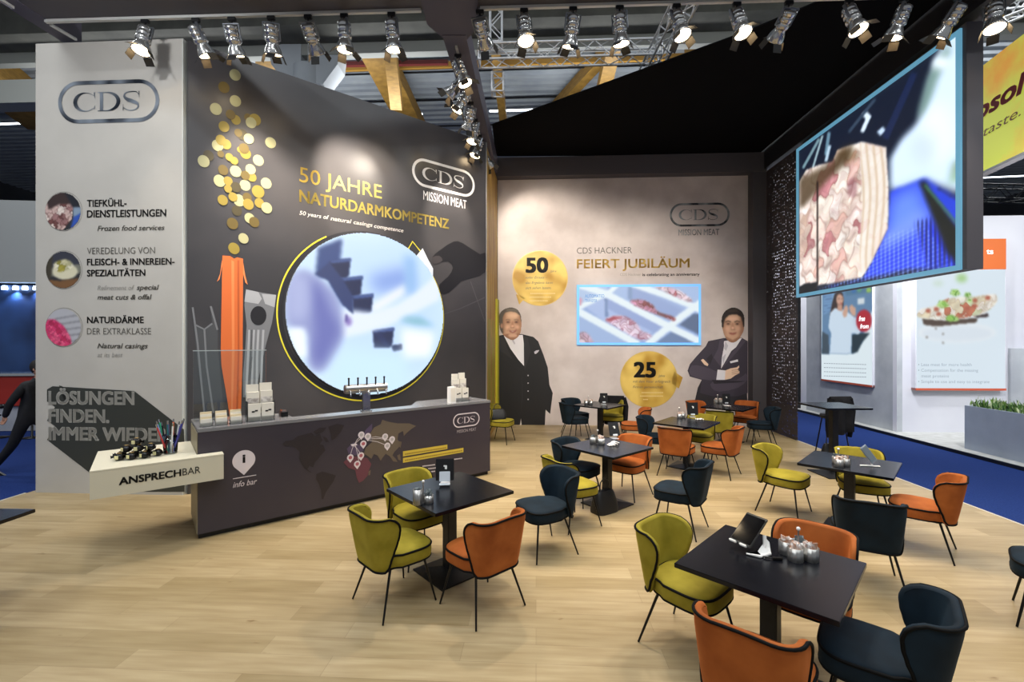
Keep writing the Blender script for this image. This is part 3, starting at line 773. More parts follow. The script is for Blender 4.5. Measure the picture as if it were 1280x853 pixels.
cv.fill([(535, 552), (585, 545), (583, 570), (545, 578)], (26, 38, 78), .004)
cv.fill([(455, 495), (500, 500), (530, 560), (500, 545)], (30, 44, 90), .006)
cv.fill([(330, 395), (450, 412), (560, 380), (640, 330), (720, 260), (745, 300), (740, 360), (620, 420), (520, 470), (420, 500), (330, 520), (300, 470)], (226, 236, 250), .015)
cv.fill([(100, 290), (140, 240), (190, 240), (260, 290), (310, 350), (330, 430), (330, 520), (300, 590), (250, 660), (190, 640), (180, 500), (100, 470), (92, 380)], (150, 158, 206), .02, sm=3)
cv.fill([(190, 290), (240, 310), (290, 420), (320, 500), (250, 640), (200, 600), (210, 480)], (98, 104, 176), .03, .8, 3)
cv.fill([(100, 280), (150, 250), (190, 300), (180, 420), (110, 440)], (176, 184, 224), .03, .8, 3)
cv.fill([(97, 480), (170, 480), (180, 600), (140, 600)], (240, 246, 255), .015); cv.fill([(215, 250), (275, 200), (330, 270), (375, 345), (375, 420), (330, 380), (270, 280)], (44, 60, 110), .008)
cv.ell(355, 450, 14, 20, (140, 120, 190), .01); cv.ell(347, 437, 5, 18, (90, 80, 150), .006)
cv.fill([(600, 430), (660, 430), (720, 470), (640, 470), (570, 450)], (140, 190, 210), .02); cv.fill([(330, 560), (600, 590), (620, 760), (300, 740), (260, 680)], (202, 232, 252), .05)
cv.fill([(580, 480), (720, 500), (700, 600), (590, 600)], (244, 250, 255), .03)
cv.mesh(PD, uc-R, uc+R, zc-R, zc+R, .055, 'display', picmat('round_display', 1.15), rs, lambda x, y: (x-.5)**2+(y-.5)**2 < .2495)
P = Print(PD)
cu, cz = uc-.035, zc-.03
pts = []
for i in range(0, 91):
    a = math.radians(52-i*3.6+0)
    pts.append((cu+R*1.035*math.cos(a), cz+R*1.035*math.sin(a)))
P.circ_uz(cu, cz, R*1.05, M_dark2, 0, 64, R*1.0)
P.stroke_uz([(cu+R*1.055*math.cos(math.radians(a)), cz+R*1.055*math.sin(math.radians(a))) for a in range(120, 402, 3)], .022, M_yellow, 2)
P.stroke([(507, 317), (515.5, 302), (525, 314)], .022, M_yellow, 2)
P.poly([(516, 325), (528, 310.5), (534, 323), (541, 336), (541, 350)], mat('screen_tip_print', (214, 226, 244), .4), 4)
P.build('yellow_ring_print', wall_back_left, 'printed thin yellow ring around the round screen')
P = Print(PD)
HB = mat('dark_hand_print', (28, 27, 30), .4)
P.poly([(540, 322), (551, 312), (567, 302), (578, 304), (600, 318), (607, 316), (607, 340), (590, 348), (576, 352), (561, 366), (550, 367), (549, 356), (560, 346), (566, 335), (560, 327), (548, 328)], HB, 1, 2)
P.poly([(540, 322), (549, 320), (553, 326), (546, 330), (541, 330)], mat('dark_hand_light', (62, 58, 60), .4), 2, 2)
P.stroke([(548, 395), (575, 386), (606, 372)], .02, mat('faint_line_print', (84, 82, 86), .4), 1); P.stroke([(588, 352), (598, 380), (606, 402)], .02, mat('faint_line_print', (84, 82, 86)), 1)
P.build('hand_print', wall_back_left, 'dark printed hand')

# ================================================================ perforated wall and big screen
def perf():
    m = bpy.data.materials.new('perforated_panel'); m.use_nodes = True; nt = m.node_tree; b = bsdf(m)
    b.inputs['Base Color'].default_value = rgb(66, 58, 58); b.inputs['Roughness'].default_value = .5
    tc = N(m, 'ShaderNodeTexCoord'); sx = N(m, 'ShaderNodeSeparateXYZ'); L(m, tc.outputs['Object'], sx.inputs[0])
    cb = N(m, 'ShaderNodeCombineXYZ'); L(m, sx.outputs['Y'], cb.inputs['X']); L(m, sx.outputs['Z'], cb.inputs['Y'])
    sc = N(m, 'ShaderNodeVectorMath', operation='SCALE'); sc.inputs['Scale'].default_value = 14; L(m, cb.outputs[0], sc.inputs[0])
    vo = N(m, 'ShaderNodeTexVoronoi', voronoi_dimensions='2D'); vo.inputs['Scale'].default_value = 1; vo.inputs['Randomness'].default_value = .45; L(m, sc.outputs[0], vo.inputs['Vector'])
    sp = N(m, 'ShaderNodeSeparateXYZ'); L(m, vo.outputs['Color'], sp.inputs[0])
    mu = N(m, 'ShaderNodeMath', operation='MULTIPLY'); mu.inputs[1].default_value = .22; L(m, sp.outputs[0], mu.inputs[0])
    ad = N(m, 'ShaderNodeMath', operation='ADD'); ad.inputs[1].default_value = .10; L(m, mu.outputs[0], ad.inputs[0])
    lt = N(m, 'ShaderNodeMath', operation='LESS_THAN'); L(m, vo.outputs['Distance'], lt.inputs[0]); L(m, ad.outputs[0], lt.inputs[1])
    tr = N(m, 'ShaderNodeBsdfTransparent'); mx = N(m, 'ShaderNodeMixShader')
    L(m, lt.outputs[0], mx.inputs[0]); L(m, b.outputs[0], mx.inputs[1]); L(m, tr.outputs[0], mx.inputs[2])
    L(m, mx.outputs[0], nt.nodes['Material Output'].inputs[0])
    return m
wall_right = struct('wall_right', box_on(PR, 0, PR.len, 0, WT, .012), [perf()])

ls = thing('video_wall_screen', 'huge video screen showing a meat block on a blue belt, high at the right', 'screen', PL.at(1.8, 3.03))
zb, zt = 3.03, 6.16
mbx = box_on(PL, 0, PL.len+.06, zb, zt+.04, .2, 0)
mbx.build('housing', M_beam, ls, True)
mb = MB(); fw = .065
for a, b, c, d in ((0, PL.len, zb, zb+fw), (0, PL.len, zt-fw, zt), (0, fw, zb+fw, zt-fw), (PL.len-fw, PL.len, zb+fw, zt-fw)): box_on(PL, a, b, c, d, -.001, .03, mb)
mb.build('light_frame', mat('cyan_glow_frame', (70, 110, 130), .4, emit=(104, 166, 196), es=.8), ls, True)
U0, U1, Z0, Z1 = fw, PL.len-fw, zb+fw, zt-fw
cv = Canvas(240, 210, (18, 26, 44), affine(PL, U0, U1, Z0, Z1, 980, 30, 2.436))
cv.fill([(545, 0), (545, 520), (430, 480), (340, 510), (325, 500), (325, 410), (360, 350), (410, 300), (440, 180), (470, 90)], (206, 226, 246), .02)
cv.ell(470, 330, 50, 90, (226, 238, 250), .03, .9); cv.fill([(440, 160), (500, 60), (510, 90), (470, 170), (450, 230), (420, 290), (410, 270)], (96, 128, 118), .02, .8)
cv.ell(480, 120, 28, 20, (230, 242, 250), .015); cv.ell(525, 440, 14, 26, (110, 140, 110), .02, .8); cv.ell(520, 470, 20, 12, (90, 140, 80), .02, .6); cv.ell(430, 380, 40, 50, (190, 206, 240), .03, .7)
for l, w, c in (([(240, 330), (262, 280)], 12, (210, 226, 240)), ([(290, 335), (308, 320)], 16, (190, 212, 236)), ([(245, 270), (262, 290)], 18, (214, 230, 242)), ([(60, 440), (110, 350)], 8, (110, 140, 150)), ([(90, 440), (120, 340)], 6, (150, 176, 184)), ([(130, 400), (140, 330)], 10, (96, 130, 150)), ([(130, 420), (142, 370)], 9, (170, 196, 214)), ([(310, 350), (400, 150)], 20, (24, 36, 70)), ([(200, 330), (280, 230)], 9, (50, 66, 86))):
    cv.line(l, w, c, .008)
cv.fill([(325, 510), (430, 470), (540, 540), (545, 740), (380, 745), (100, 810), (240, 780), (320, 620)], (36, 60, 220), .01)
cv.fill([(330, 520), (420, 485), (440, 600), (310, 660)], (110, 150, 240), .04, .8); cv.fill([(300, 650), (440, 560), (450, 600), (300, 690)], (150, 180, 246), .03, .6)
bm_ = cv.mask([(240, 760), (320, 640), (430, 610), (520, 740), (200, 790), (100, 810)], .004)
st = ((np.sin(cv.X*260)+1)/2)**2*.5+((np.sin(cv.Y*300+cv.X*60)+1)/2)**3*.35
cv.put(bm_*st, (140, 170, 255), .9)
cv.put(cv.mask([(400, 600), (450, 590), (535, 735), (440, 742)], .01)*((np.sin(cv.X*320)+1)/2), (14, 20, 90), .8)
cv.fill([(412, 480), (432, 478), (545, 640), (545, 740), (500, 700)], (12, 22, 22), .01); cv.line([(430, 490), (540, 620)], 7, (70, 130, 80), .005)
cv.fill([(440, 490), (545, 545), (545, 615)], (30, 60, 200), .006); cv.line([(470, 500), (545, 545)], 3, (20, 24, 50), .003)
meat = cv.mask([(50, 480), (70, 445), (110, 430), (150, 420), (165, 385), (200, 372), (240, 360), (270, 368), (312, 378), (320, 500), (318, 620), (270, 720), (240, 770), (110, 795), (50, 800)], .003)
cv.cells(meat, [(236, 228, 222), (230, 214, 206), (240, 236, 230), (182, 116, 124), (226, 204, 190), (240, 236, 232), (240, 230, 226), (216, 176, 168), (232, 222, 212), (236, 226, 214)], 90, .34, sx=1.2, dark=(92, 56, 46), seed=4)
cv.cells(meat*.2, [(250, 246, 240), (226, 206, 196), (190, 150, 150), (244, 236, 226), (210, 176, 150)], 520, .5, sx=.8, dark=(120, 80, 70), seed=8)
cv.ell(200, 400, 34, 18, (120, 96, 60), .02, .6); cv.ell(210, 500, 16, 30, (120, 60, 76), .01, .5)
sl = cv.mask([(235, 362), (270, 368), (312, 378), (318, 500), (316, 620), (270, 720), (240, 765), (232, 700), (240, 560)], .006)
cv.put(sl, (226, 218, 208), .82); cv.put(sl*((np.sin(cv.X*150+np.sin(cv.Y*9)*2)+1)/2)**2, (186, 160, 130), .55)
cv.fill([(50, 470), (150, 420), (170, 385), (215, 365), (200, 420), (140, 470), (60, 560), (50, 560)], (64, 48, 28), .02, .8)
cv.line([(104, 480), (104, 795)], 4, (20, 14, 14), .001); cv.fill([(50, 800), (65, 790), (105, 785), (100, 815), (50, 820)], (12, 14, 20), .004)
cv.mesh(PL, U0, U1, Z0, Z1, .012, 'display', picmat('big_display', 1.4), ls)

# header beams of the stand, canopy, front beam, left beam, middle beam
ZB = 6.24
mb = MB(); a0 = Vector((xr(11.4)-.02, 11.4)); 
mb.prism([(xr(11.5)-.06, 11.5), (xr(5.2)-.06, 5.2), (xr(5.2)+.3, 5.2), (xr(11.5)+.3, 11.5)], ZB+.01, 6.80)
struct('trim_4', mb, M_beamdk)
canopy = MB(); cp = [(-.40, 11.25), (-.42, 9.62), (3.45, 6.76), (4.3, 6.0), (4.75, 5.3), (xr(5.3)-.1, 5.3), (xr(11.2)-.1, 11.2)]
canopy.prism(cp, 6.69, 6.71)
struct('ceiling_canopy', canopy, M_sail)
# front beam
def fy(x): return 5.86-.040*(x+3.3)
mb = MB(); mb.prism([(-6.35, fy(-6.35)-.5), (6.6, fy(6.6)-.5), (6.6, fy(6.6)), (-6.35, fy(-6.35))], ZB+.07, 6.85)
struct('trim_5', mb, M_beam)
mb = MB(); mb.prism([(-1.12, 5.4), (-.42, 5.3), (-.42, 6.0), (-.62, 6.3), (-.93, 6.3), (-1.12, 6.0)], ZB+.04, ZB+.40)
mb.prism([(-.95, 6.2), (-.63, 6.2), (-.36, 11.25), (-.66, 11.25)], ZB+.03, ZB+.40)
struct('trim_6', mb, mat('mid_beam_purple_grey', (78, 75, 88), .6))
mb = MB(); mb.prism([(-6.45, 4.0), (-6.2, 4.0), (-6.05, 6.4), (-6.3, 6.4)], ZB+.06, ZB+.45)
struct('trim_7', mb, mat('mid_beam_purple_grey', (78, 75, 88)))
# ================================================================ counter
def pc(t, s, z=0): p = PC.at(t, z, -s); return (p.x, p.y)
counter = thing('reception_counter', 'long dark aubergine reception counter with world map print and grey top', 'counter', PC.at(0, 0))
foot = [(0, 0), (3.81, 0), (3.81, .62), (2.86, .62), (2.60, .24), (.96, .24), (.96, .62), (.10, .80), (0, .80)]
MB().prism([pc(t, s) for t, s in [(.01, .05), (3.80, .05), (3.80, .60), (2.88, .60), (2.62, .22), (.94, .22), (.94, .60), (.10, .78), (.01, .78)]], 0, .06).build('plinth', mat('black_plinth', (10, 10, 12), .5), counter, True)
MB().prism([pc(t, s) for t, s in foot], .06, 1.135).build('body', M_counter, counter, True)
MB().prism([pc(t, s) for t, s in [(-.005, -.005), (3.815, -.005), (3.815, .63), (2.85, .63), (2.58, .25), (.97, .25), (.97, .63), (.10, .81), (-.005, .81)]], 1.137, 1.172).build('counter_top', M_ctop, counter, True)
MB().prism([pc(t, s) for t, s in [(-.008, .012), (-.002, .012), (-.002, .79), (-.008, .79)]], .06, 1.13).build('end_panel', mat('counter_end_panel', (150, 140, 112), .45), counter, True)['label'] = 'pale end panel'
P = Print(PC)
PK = mat('pin_white_print', (214, 204, 206), .5)
# info pin
c = PC.uz(304.8, 575.5)
r = PC.uz(319, 575.5)[0]-c[0]
pts = [(c[0]+r*math.cos(math.radians(a)), c[1]+r*math.sin(math.radians(a))) for a in range(-35, 216, 10)]+[(c[0], c[1]-r*1.48)]
P.poly_uz(pts, PK, 1)
P.text('i', (303, 578.5), (306.6, 578.2), 10, M_ink, bold=.04, layer=2)
P.stroke([(291, 598.8), (320, 594)], .008, PK, 1)
P.text('info bar', (291, 610), (321, 605), 7, PK, shear=.3)
P.build('info_print', counter)
P = Print(PC)
uc, zc = PC.uz(583, 525); w = PC.uz(599.5, 525)[0]-PC.uz(566.5, 525)[0]
P.cds(uc, zc, w, PK, 1, hs=1.1)
u0, z0 = PC.uz(571, 541); P.text_uz('MISSION MEAT', u0, z0-.01, .045, PK, PC.uz(595, 540)[0]-u0, .01)
YB = mat('yellow_bar_print', (196, 172, 62), .5)
P.poly([(503.5, 564.5), (559, 556), (559, 561.5), (503.5, 571)], YB, 1); P.poly([(503.5, 572.8), (579, 560), (579, 565.5), (503.5, 578.8)], YB, 1)
YI = mat('brown_ink', (120, 96, 30), .5)
for k in range(24): x = 506+k*2.15; P.stroke([(x, 568.4-(x-503.5)*.158), (x+1.4, 568.2-(x-503.5)*.158)], .016, YI, 2)
for k in range(32): x = 506+k*2.25; P.stroke([(x, 576.2-(x-503.5)*.172), (x+1.5, 576-(x-503.5)*.172)], .016, YI, 2)
for j, (a, b, y) in enumerate(((528, 545, 583), (529, 546, 587), (530, 545, 591), (566, 579, 574.5))):
    for k in range(int((b-a)/2)): x = a+k*2; P.stroke([(x, y-(x-a)*.13), (x+1.4, y-(x-a)*.13)], .016, PK, 1)
P.build('logo', counter)
P = Print(PC)
MP = mat('map_print_dark', (38, 31, 35), .5); MT = mat('map_print_tan', (98, 86, 72), .5); MR = mat('map_print_red', (98, 52, 64), .5)
def q4(pts): return [(330+x/4.741, 500+y/4.741) for x, y in pts]
NA = [(108, 262), (125, 245), (170, 238), (200, 215), (240, 205), (280, 195), (300, 215), (330, 200), (345, 240), (330, 262), (352, 270), (362, 300), (335, 330), (318, 352), (300, 372), (290, 400), (268, 392), (255, 412), (282, 432), (272, 430), (240, 405), (225, 385), (208, 350), (210, 310), (190, 285), (160, 270), (125, 275)]
P.poly(q4(NA), MP, 1)
P.poly(q4([(380, 160), (430, 142), (475, 150), (455, 190), (420, 230), (400, 240), (395, 200)]), MP, 1)
P.poly(q4([(290, 190), (330, 165), (370, 165), (350, 190), (310, 205)]), MP, 1); P.poly(q4([(345, 215), (370, 225), (385, 250), (365, 250)]), MP, 1)
P.poly(q4([(310, 440), (345, 425), (380, 435), (425, 448), (410, 485), (385, 520), (365, 550), (350, 590), (340, 585), (338, 540), (325, 500), (308, 470)]), MP, 1)
EA = [(590, 320), (600, 285), (640, 250), (640, 225), (628, 200), (650, 165), (690, 145), (700, 118), (735, 130), (790, 140), (860, 140), (900, 155), (870, 175), (840, 200), (828, 215), (822, 185), (795, 200), (790, 235), (812, 265), (790, 290), (770, 310), (760, 330), (780, 350), (790, 368), (765, 365), (745, 335), (720, 320), (700, 345), (690, 362), (672, 330), (650, 322), (635, 350), (610, 330)]
P.poly(q4(EA), MT, 1)
P.poly(q4([(800, 245), (815, 250), (808, 285), (798, 275)]), MT, 1); P.poly(q4([(788, 330), (805, 322), (810, 360), (795, 355)]), MT, 1)
P.poly(q4([(580, 225), (600, 180), (640, 140), (640, 175), (615, 215), (600, 240)]), mat('map_print_violet', (78, 66, 92), .5), 1)
P.poly(q4([(470, 370), (500, 340), (560, 335), (610, 345), (635, 380), (622, 415), (612, 450), (585, 480), (562, 492), (548, 460), (540, 415), (500, 405)]), MR, 2)
P.poly(q4([(618, 425), (632, 415), (628, 445), (618, 448)]), MT, 1); P.poly(q4([(490, 290), (530, 250), (570, 270), (590, 300), (540, 330), (500, 320)]), mat('map_print_violet', (78, 66, 92)), 1)
PR_ = mat('pin_red_print', (170, 90, 100), .5)
for a, b in (((620, 225), (700, 225)), ((620, 232), (740, 238)), ((620, 240), (725, 270)), ((530, 270), (575, 210)), ((530, 270), (510, 330)), ((530, 270), (570, 320)), ((540, 268), (560, 360)), ((535, 262), (600, 215))):
    P.stroke(q4([a, ((a[0]+b[0])/2, (a[1]+b[1])/2-6), b]), .006, PK, 3)
for i, (x, y) in enumerate(((575, 207), (614, 216), (587, 260), (716, 218), (757, 234), (729, 272), (510, 342), (573, 330), (551, 380))):
    cx, cz = PC.uz(330+x/4.741, 500+y/4.741); r = .042
    P.poly_uz([(cx+r*math.cos(math.radians(a)), cz+r*math.sin(math.radians(a))) for a in range(-35, 216, 14)]+[(cx, cz-r*1.6)], PK, 4)
    P.circ_uz(cx, cz, r*.55, PR_ if i in (2, 6, 7, 8) else mat('pin_grey_print', (176, 170, 168), .5), 5, 12)
P.poly(q4([(512, 264), (545, 258), (552, 268), (520, 276)]), PK, 4)
P.build('map_print', counter, 'printed world map with round pins')

# cream side shelf
def pcs(t, s): return pc(t, s)
shelf = thing('side_shelf', 'cream cantilevered shelf lettered in black, wrapped round the left end of the counter', 'shelf', PC.at(-.4, .645, -.3))
MB().prism([pc(*q) for q in [(-.827, -.15), (.214, -.15), (.214, -.012), (-.012, -.012), (-.012, .83), (-.827, .83)]], .645, .897).build('body', M_cream2, shelf, True)
MB().prism([pc(*q) for q in [(-.829, -.152), (.216, -.152), (.216, -.012), (-.012, -.012), (-.012, .832), (-.829, .832)]], .899, .909).build('top_board', M_cream, shelf, True)
PSH = Plane(pc(-.827, -.15), pc(.214, -.15))
P = Print(PSH, .003)
P.text('ANSPRECH', (148.5, 606.6), (226.5, 595), 8.8, M_ink, bold=.03)
P.text('BAR', (228, 594.8), (250.5, 591.3), 8.6, M_ink)
P.build('lettering', shelf)

# glass screen on the left of the counter
mb = MB()
p0, p1 = PC.at(-.0, 0, -.58), PC.at(.75, 0, -.58)
PGL = Plane((p0.x, p0.y), (p1.x, p1.y))
gt = thing('glass_screen', 'clear glass screen standing on the left end of the counter behind the leaflets', 'screen', PGL.at(.37, 1.172))
box_on(PGL, 0, .75, 1.174, 1.985, .008, 0).build('pane', glassy('clear_glass', (246, 250, 250), .02), gt, True)
box_on(PGL, -.004, .754, 1.986, 1.996, .012, .004).build('top_edge', mat('glass_edge', (200, 210, 208), .2, .4), gt, True)

# ---- leaflet holders
M_acr = glassy('clear_acrylic', (244, 246, 248), .02)
M_paper = mat('leaflet_paper', (226, 220, 206), .6); M_paper2 = mat('leaflet_paper_warm', (224, 206, 168), .6); M_photo = mottle(mat('leaflet_photo', (150, 140, 130), .5), (160, 150, 142), (222, 216, 208), 30, 3)
def small_holder(t, lab):
    p = PC.at(t, 1.172, -.14); h = thing('leaflet_box', lab, 'leaflet holder', p, math.atan2(PC.d.y, PC.d.x), 'small leaflet boxes on the counter')
    m = MB()
    for c, d in (((0, -.03, .022), (.116, .003, .044)), ((0, .055, .035), (.116, .003, .07)), ((-.057, .012, .025), (.003, .085, .05)), ((.057, .012, .025), (.003, .085, .05))): m.box(c, d)
    m.box((0, .012, .002), (.116, .085, .003)); m.build('tray', M_acr, h)
    m = MB()
    for i in range(4): m.box((0, -.018+i*.018, .043+i*.012), (.106, .012, .080+i*.024), i % 2, rz=0)
    m.build('leaflets', [M_paper, M_paper2], h)
for t, l in ((.085, 'small leaflet box nearest the left end of the counter'), (.225, 'small leaflet box in the middle of the row of three'), (.365, 'small leaflet box beside the tall leaflet stand')): small_holder(t, l)
def tall_holder(p, rz, lab, cols=2, tiers=2, w=.14):
    h = thing('leaflet_stand', lab, 'leaflet stand', p, rz)
    m = MB(); W = w*cols
    m.box((0, .05, .003), (W, .17, .005)); m.box((0, .13, .16), (W, .004, .31)); m.box((0, -.03, .03), (W, .004, .055)); m.box((0, .05, .13), (W, .004, .05))
    for x in (-W/2, W/2): m.box((x, .05, .12), (.004, .16, .23))
    m.build('holder', M_acr, h)
    for c in range(cols):
        x = -W/2+w*(c+.5)
        b = MB()
        b.box((x, -.015, .105), (w-.012, .022, .20)); b.box((x-.012, -.027, .115), (.03, .002, .018), 1, rz=0); b.box((x+.02, -.027, .125), (.03, .002, .018), 1, rz=0)
        b.box((x, .07, .205+.01*c), (w-.012, .03, .26)); b.box((x, .053, .235+.01*c), (w-.02, .003, .06), 2)
        b.box((x, .11, .27+.015*c), (w-.012, .015, .30))
        b.build('leaflet_stack', [M_paper, M_ink, M_photo], h)
    return h
RZC = math.atan2(PC.d.y, PC.d.x)
tall_holder(PC.at(.62, 1.172, -.17), RZC, 'two column acrylic leaflet stand beside the small leaflet boxes', 2)
tall_holder(PC.at(3.40, 1.172, -.20), RZC-.1, 'stacked white leaflet stand at the right end of the counter', 2, w=.12)
lb = MB().box((0, 0, .12), (.10, .09, .24)); lb.box((0, -.046, .12), (.08, .002, .20), 1)
solo('leaflet_pack', lb, [M_white, M_paper], 'narrow white upright leaflet pack left of the right hand leaflet stand', 'leaflets', PC.at(3.19, 1.172, -.14), RZC)
wb = MB().box((0, 0, .03), (.08, .12, .06)).box((0, 0, .075), (.05, .08, .03), 1)
solo('card_box', wb, [M_blackm, M_chrome], 'small black and chrome box behind the tall leaflet stand', 'box', PC.at(.90, 1.172, -.35), RZC)

# ---- beer tap fitting
tp = thing('drinks_tap', 'chrome drinks tap bar with five black levers on the counter ledge', 'tap', PC.at(1.86, 1.172, -.13), RZC)
m = MB().bbox((0, 0, .14), (.10, .06, .27), .008).bbox((0, 0, .008), (.13, .10, .014), .004); m.build('column', M_chrome, tp)
m = MB()
m.tube([(-.28, 0, .31), (.28, 0, .31)], .055, 14, closed=False); m.bbox((0, 0, .27), (.57, .09, .04), .008); m.build('tap_bar', M_alu, tp)
for i in range(5):
    x = -.24+.12*i
    m = MB().tube([(x, -.03, .345), (x, -.03, .44)], .011, 8); m.ball((x, -.03, .445), .014); m.build('lever', M_black, tp)
    m = MB().tube([(x, -.05, .29), (x, -.10, .285), (x, -.105, .22)], .009, 8); m.build('spout', M_chrome, tp)

# ---- candies on the shelf
TOPZ = .909
def shelf_pt(px, py): return G(px, py, TOPZ)
cm = MB()
def mk_candy():
    r = thing('wrapped_sweet', 'x', 'sweet', (0, 0, 0), 0, 'black wrapped sweets on the cream shelf')
    m = MB().ball((0, 0, .036), .042, n=10, sc=(1.05, 1, .88))
    for a in (0, PI):
        T = Matrix.Rotation(a, 4, 'Z') @ Matrix.Translation((.040, 0, .036))
        m.add([(0, 0, 0), (.03, -.02, .02), (.036, 0, .004), (.03, .02, .02), (.03, .012, -.015), (.03, -.012, -.015)], [(0, 1, 2), (0, 2, 3), (0, 3, 4), (0, 5, 1), (0, 4, 2)], 0, False, T)
    m.build('wrapper', mat('black_foil', (14, 14, 14), .22, .3), r)
    m = MB().bbox((0, -.040, .036), (.036, .006, .036), .002, 0, Matrix.Rotation(0, 4, 'Z')); b = m.build('label_patch', mat('cream_sticker', (222, 214, 160), .5), r)
    m = MB().bbox((0, 0, .0735), (.03, .03, .004), .001); m.build('gold_patch', mat('gold_sticker', (150, 120, 60), .4), r)
    return r
c0 = mk_candy(); first = True
cps = [((160, 575), .909, 'front left'), ((182, 573), .909, 'front middle'), ((205-3, 570), .909, 'front right'), ((152, 568), .909, 'second row, far left'), ((172, 567), .909, 'second row centre left'), ((190, 564), .909, 'second row centre right'), ((210-2, 562), .909, 'second row, far right'),
       ((163, 562), .955, 'upper layer left'), ((182, 561), .96, 'upper layer centre'), ((199, 559), .955, 'upper layer right'), ((185, 556), 1.005, 'topmost, crowning the pile')]
cb = shelf_pt(149, 576)
pos = []
for i, (dx, dy, dz, w) in enumerate([(0, 0, 0, 'front left'), (.10, -.0, 0, 'front middle'), (.20, .02, 0, 'front right'), (-.02, .10, 0, 'second row at the left'), (.09, .10, 0, 'second row centre'), (.19, .11, 0, 'second row at the right'), (.29, .09, 0, 'far right by the pens'), (.04, .05, .066, 'upper layer left'), (.14, .05, .066, 'upper layer middle'), (.235, .07, .066, 'upper layer right'), (.12, .06, .132, 'crowning the pile')]):
    ax = Vector((math.cos(.35), math.sin(.35), 0)); ay = Vector((-ax.y, ax.x, 0))
    p = Vector((cb.x, cb.y, TOPZ+dz))+ax*dx+ay*dy
    lab = 'black wrapped sweet, '+w+' of the pile on the cream shelf' if i != 10 else 'single black wrapped sweet crowning the pile on the cream shelf'
    if i == 0: c0.location = p; c0.rotation_euler = (0, 0, .1); c0['label'] = lab
    else: dup(c0, p, random.uniform(-.5, .5), lab)
# ---- pens in a glass
pg = G(213, 567, TOPZ)
solo('pen_glass', MB().lathe([(.060, .0), (.072, .20), (.068, .20), (.056, .006)], 20), glassy('clear_glass', (246, 250, 250), .02), 'clear glass tumbler full of pens on the cream shelf', 'glass', (pg.x, pg.y, TOPZ))
PCOL = [('silver', (190, 195, 200)), ('dark blue', (40, 50, 120)), ('yellow', (210, 180, 70)), ('orange', (220, 90, 40)), ('purple', (90, 70, 130)), ('green', (30, 140, 100)), ('black', (24, 24, 28)), ('pale blue', (120, 150, 190)), ('red', (190, 50, 50)), ('teal', (30, 100, 110)), ('white', (225, 225, 225)), ('violet blue', (60, 60, 150))]
for i, (cn, cc) in enumerate(PCOL):
    a = 2*PI*i/len(PCOL)+.3; lx, ly = math.cos(a), math.sin(a)
    m = MB().tube([(lx*.035, ly*.035, .010), (lx*(.075+.035*(i%3)), ly*(.075+.035*(i%3)), .30+.02*(i%2))], .008, 8)
    r = thing('pen', cn+' ballpoint pen leaning in the glass on the cream shelf', 'pen', (pg.x, pg.y, TOPZ), 0, 'pens in the glass')
    m.build('barrel', mat('pen_'+cn.replace(' ', '_'), cc, .3), r)
    MB().tube([(lx*(.076+.035*(i%3)), ly*(.076+.035*(i%3)), .301+.02*(i%2)), (lx*(.080+.038*(i%3)), ly*(.080+.038*(i%3)), .335+.02*(i%2))], .0065, 6).build('push_button', M_chrome, r)

# ================================================================ chairs
V_lime = velvet('velvet_lime', (122, 110, 24), (154, 140, 46)); V_or = velvet('velvet_orange', (138, 70, 26), (172, 96, 42)); V_teal = velvet('velvet_teal', (8, 20, 28), (17, 35, 47))
M_pipe = mat('black_piping', (5, 5, 5), .7, spec=.15); M_leg = mat('black_leg', (10, 10, 11), .3, .4)
SW, SD = .23, .225
def shell_pos(s, t):
    """s: signed length round the back, t: 0 bottom .. 1 top; returns centre-surface point and outward normal"""
    b, R = .112, .100
    sg = -1 if s < 0 else 1; s_ = abs(s)
    if s_ < b: x, y, nx, ny = s_, -SD, 0, -1
    elif s_ < b+R*PI/2:
        a = (s_-b)/R; x, y, nx, ny = b+R*math.sin(a), -SD+R-R*math.cos(a), math.sin(a), -math.cos(a)
    else: x, y, nx, ny = b+R, -SD+R+(s_-b-R*PI/2), 1, 0
    k = .95+.09*t
    z = .362+.395*t+.012*math.cos(min(1, s_/.3)*PI/2)*t
    lean = -.075*t
    if y > -.12: x += .012*(y+.12)/.1     # wings open slightly
    return Vector((sg*x*k, y+lean-.0, z)), Vector((sg*nx, ny, 0))
def ext(t):
    pts = [(0, .205), (.06, .232), (.2, .252), (.35, .282), (.5, .315), (.65, .342), (.78, .356), (.88, .350), (.95, .328), (1, .285)]
    for i in range(len(pts)-1):
        if t <= pts[i+1][0]:
            a, b = pts[i], pts[i+1]; f = (t-a[0])/(b[0]-a[0]); f = f*f*(3-2*f)*.35+f*.65; return a[1]+(b[1]-a[1])*f
    return .35
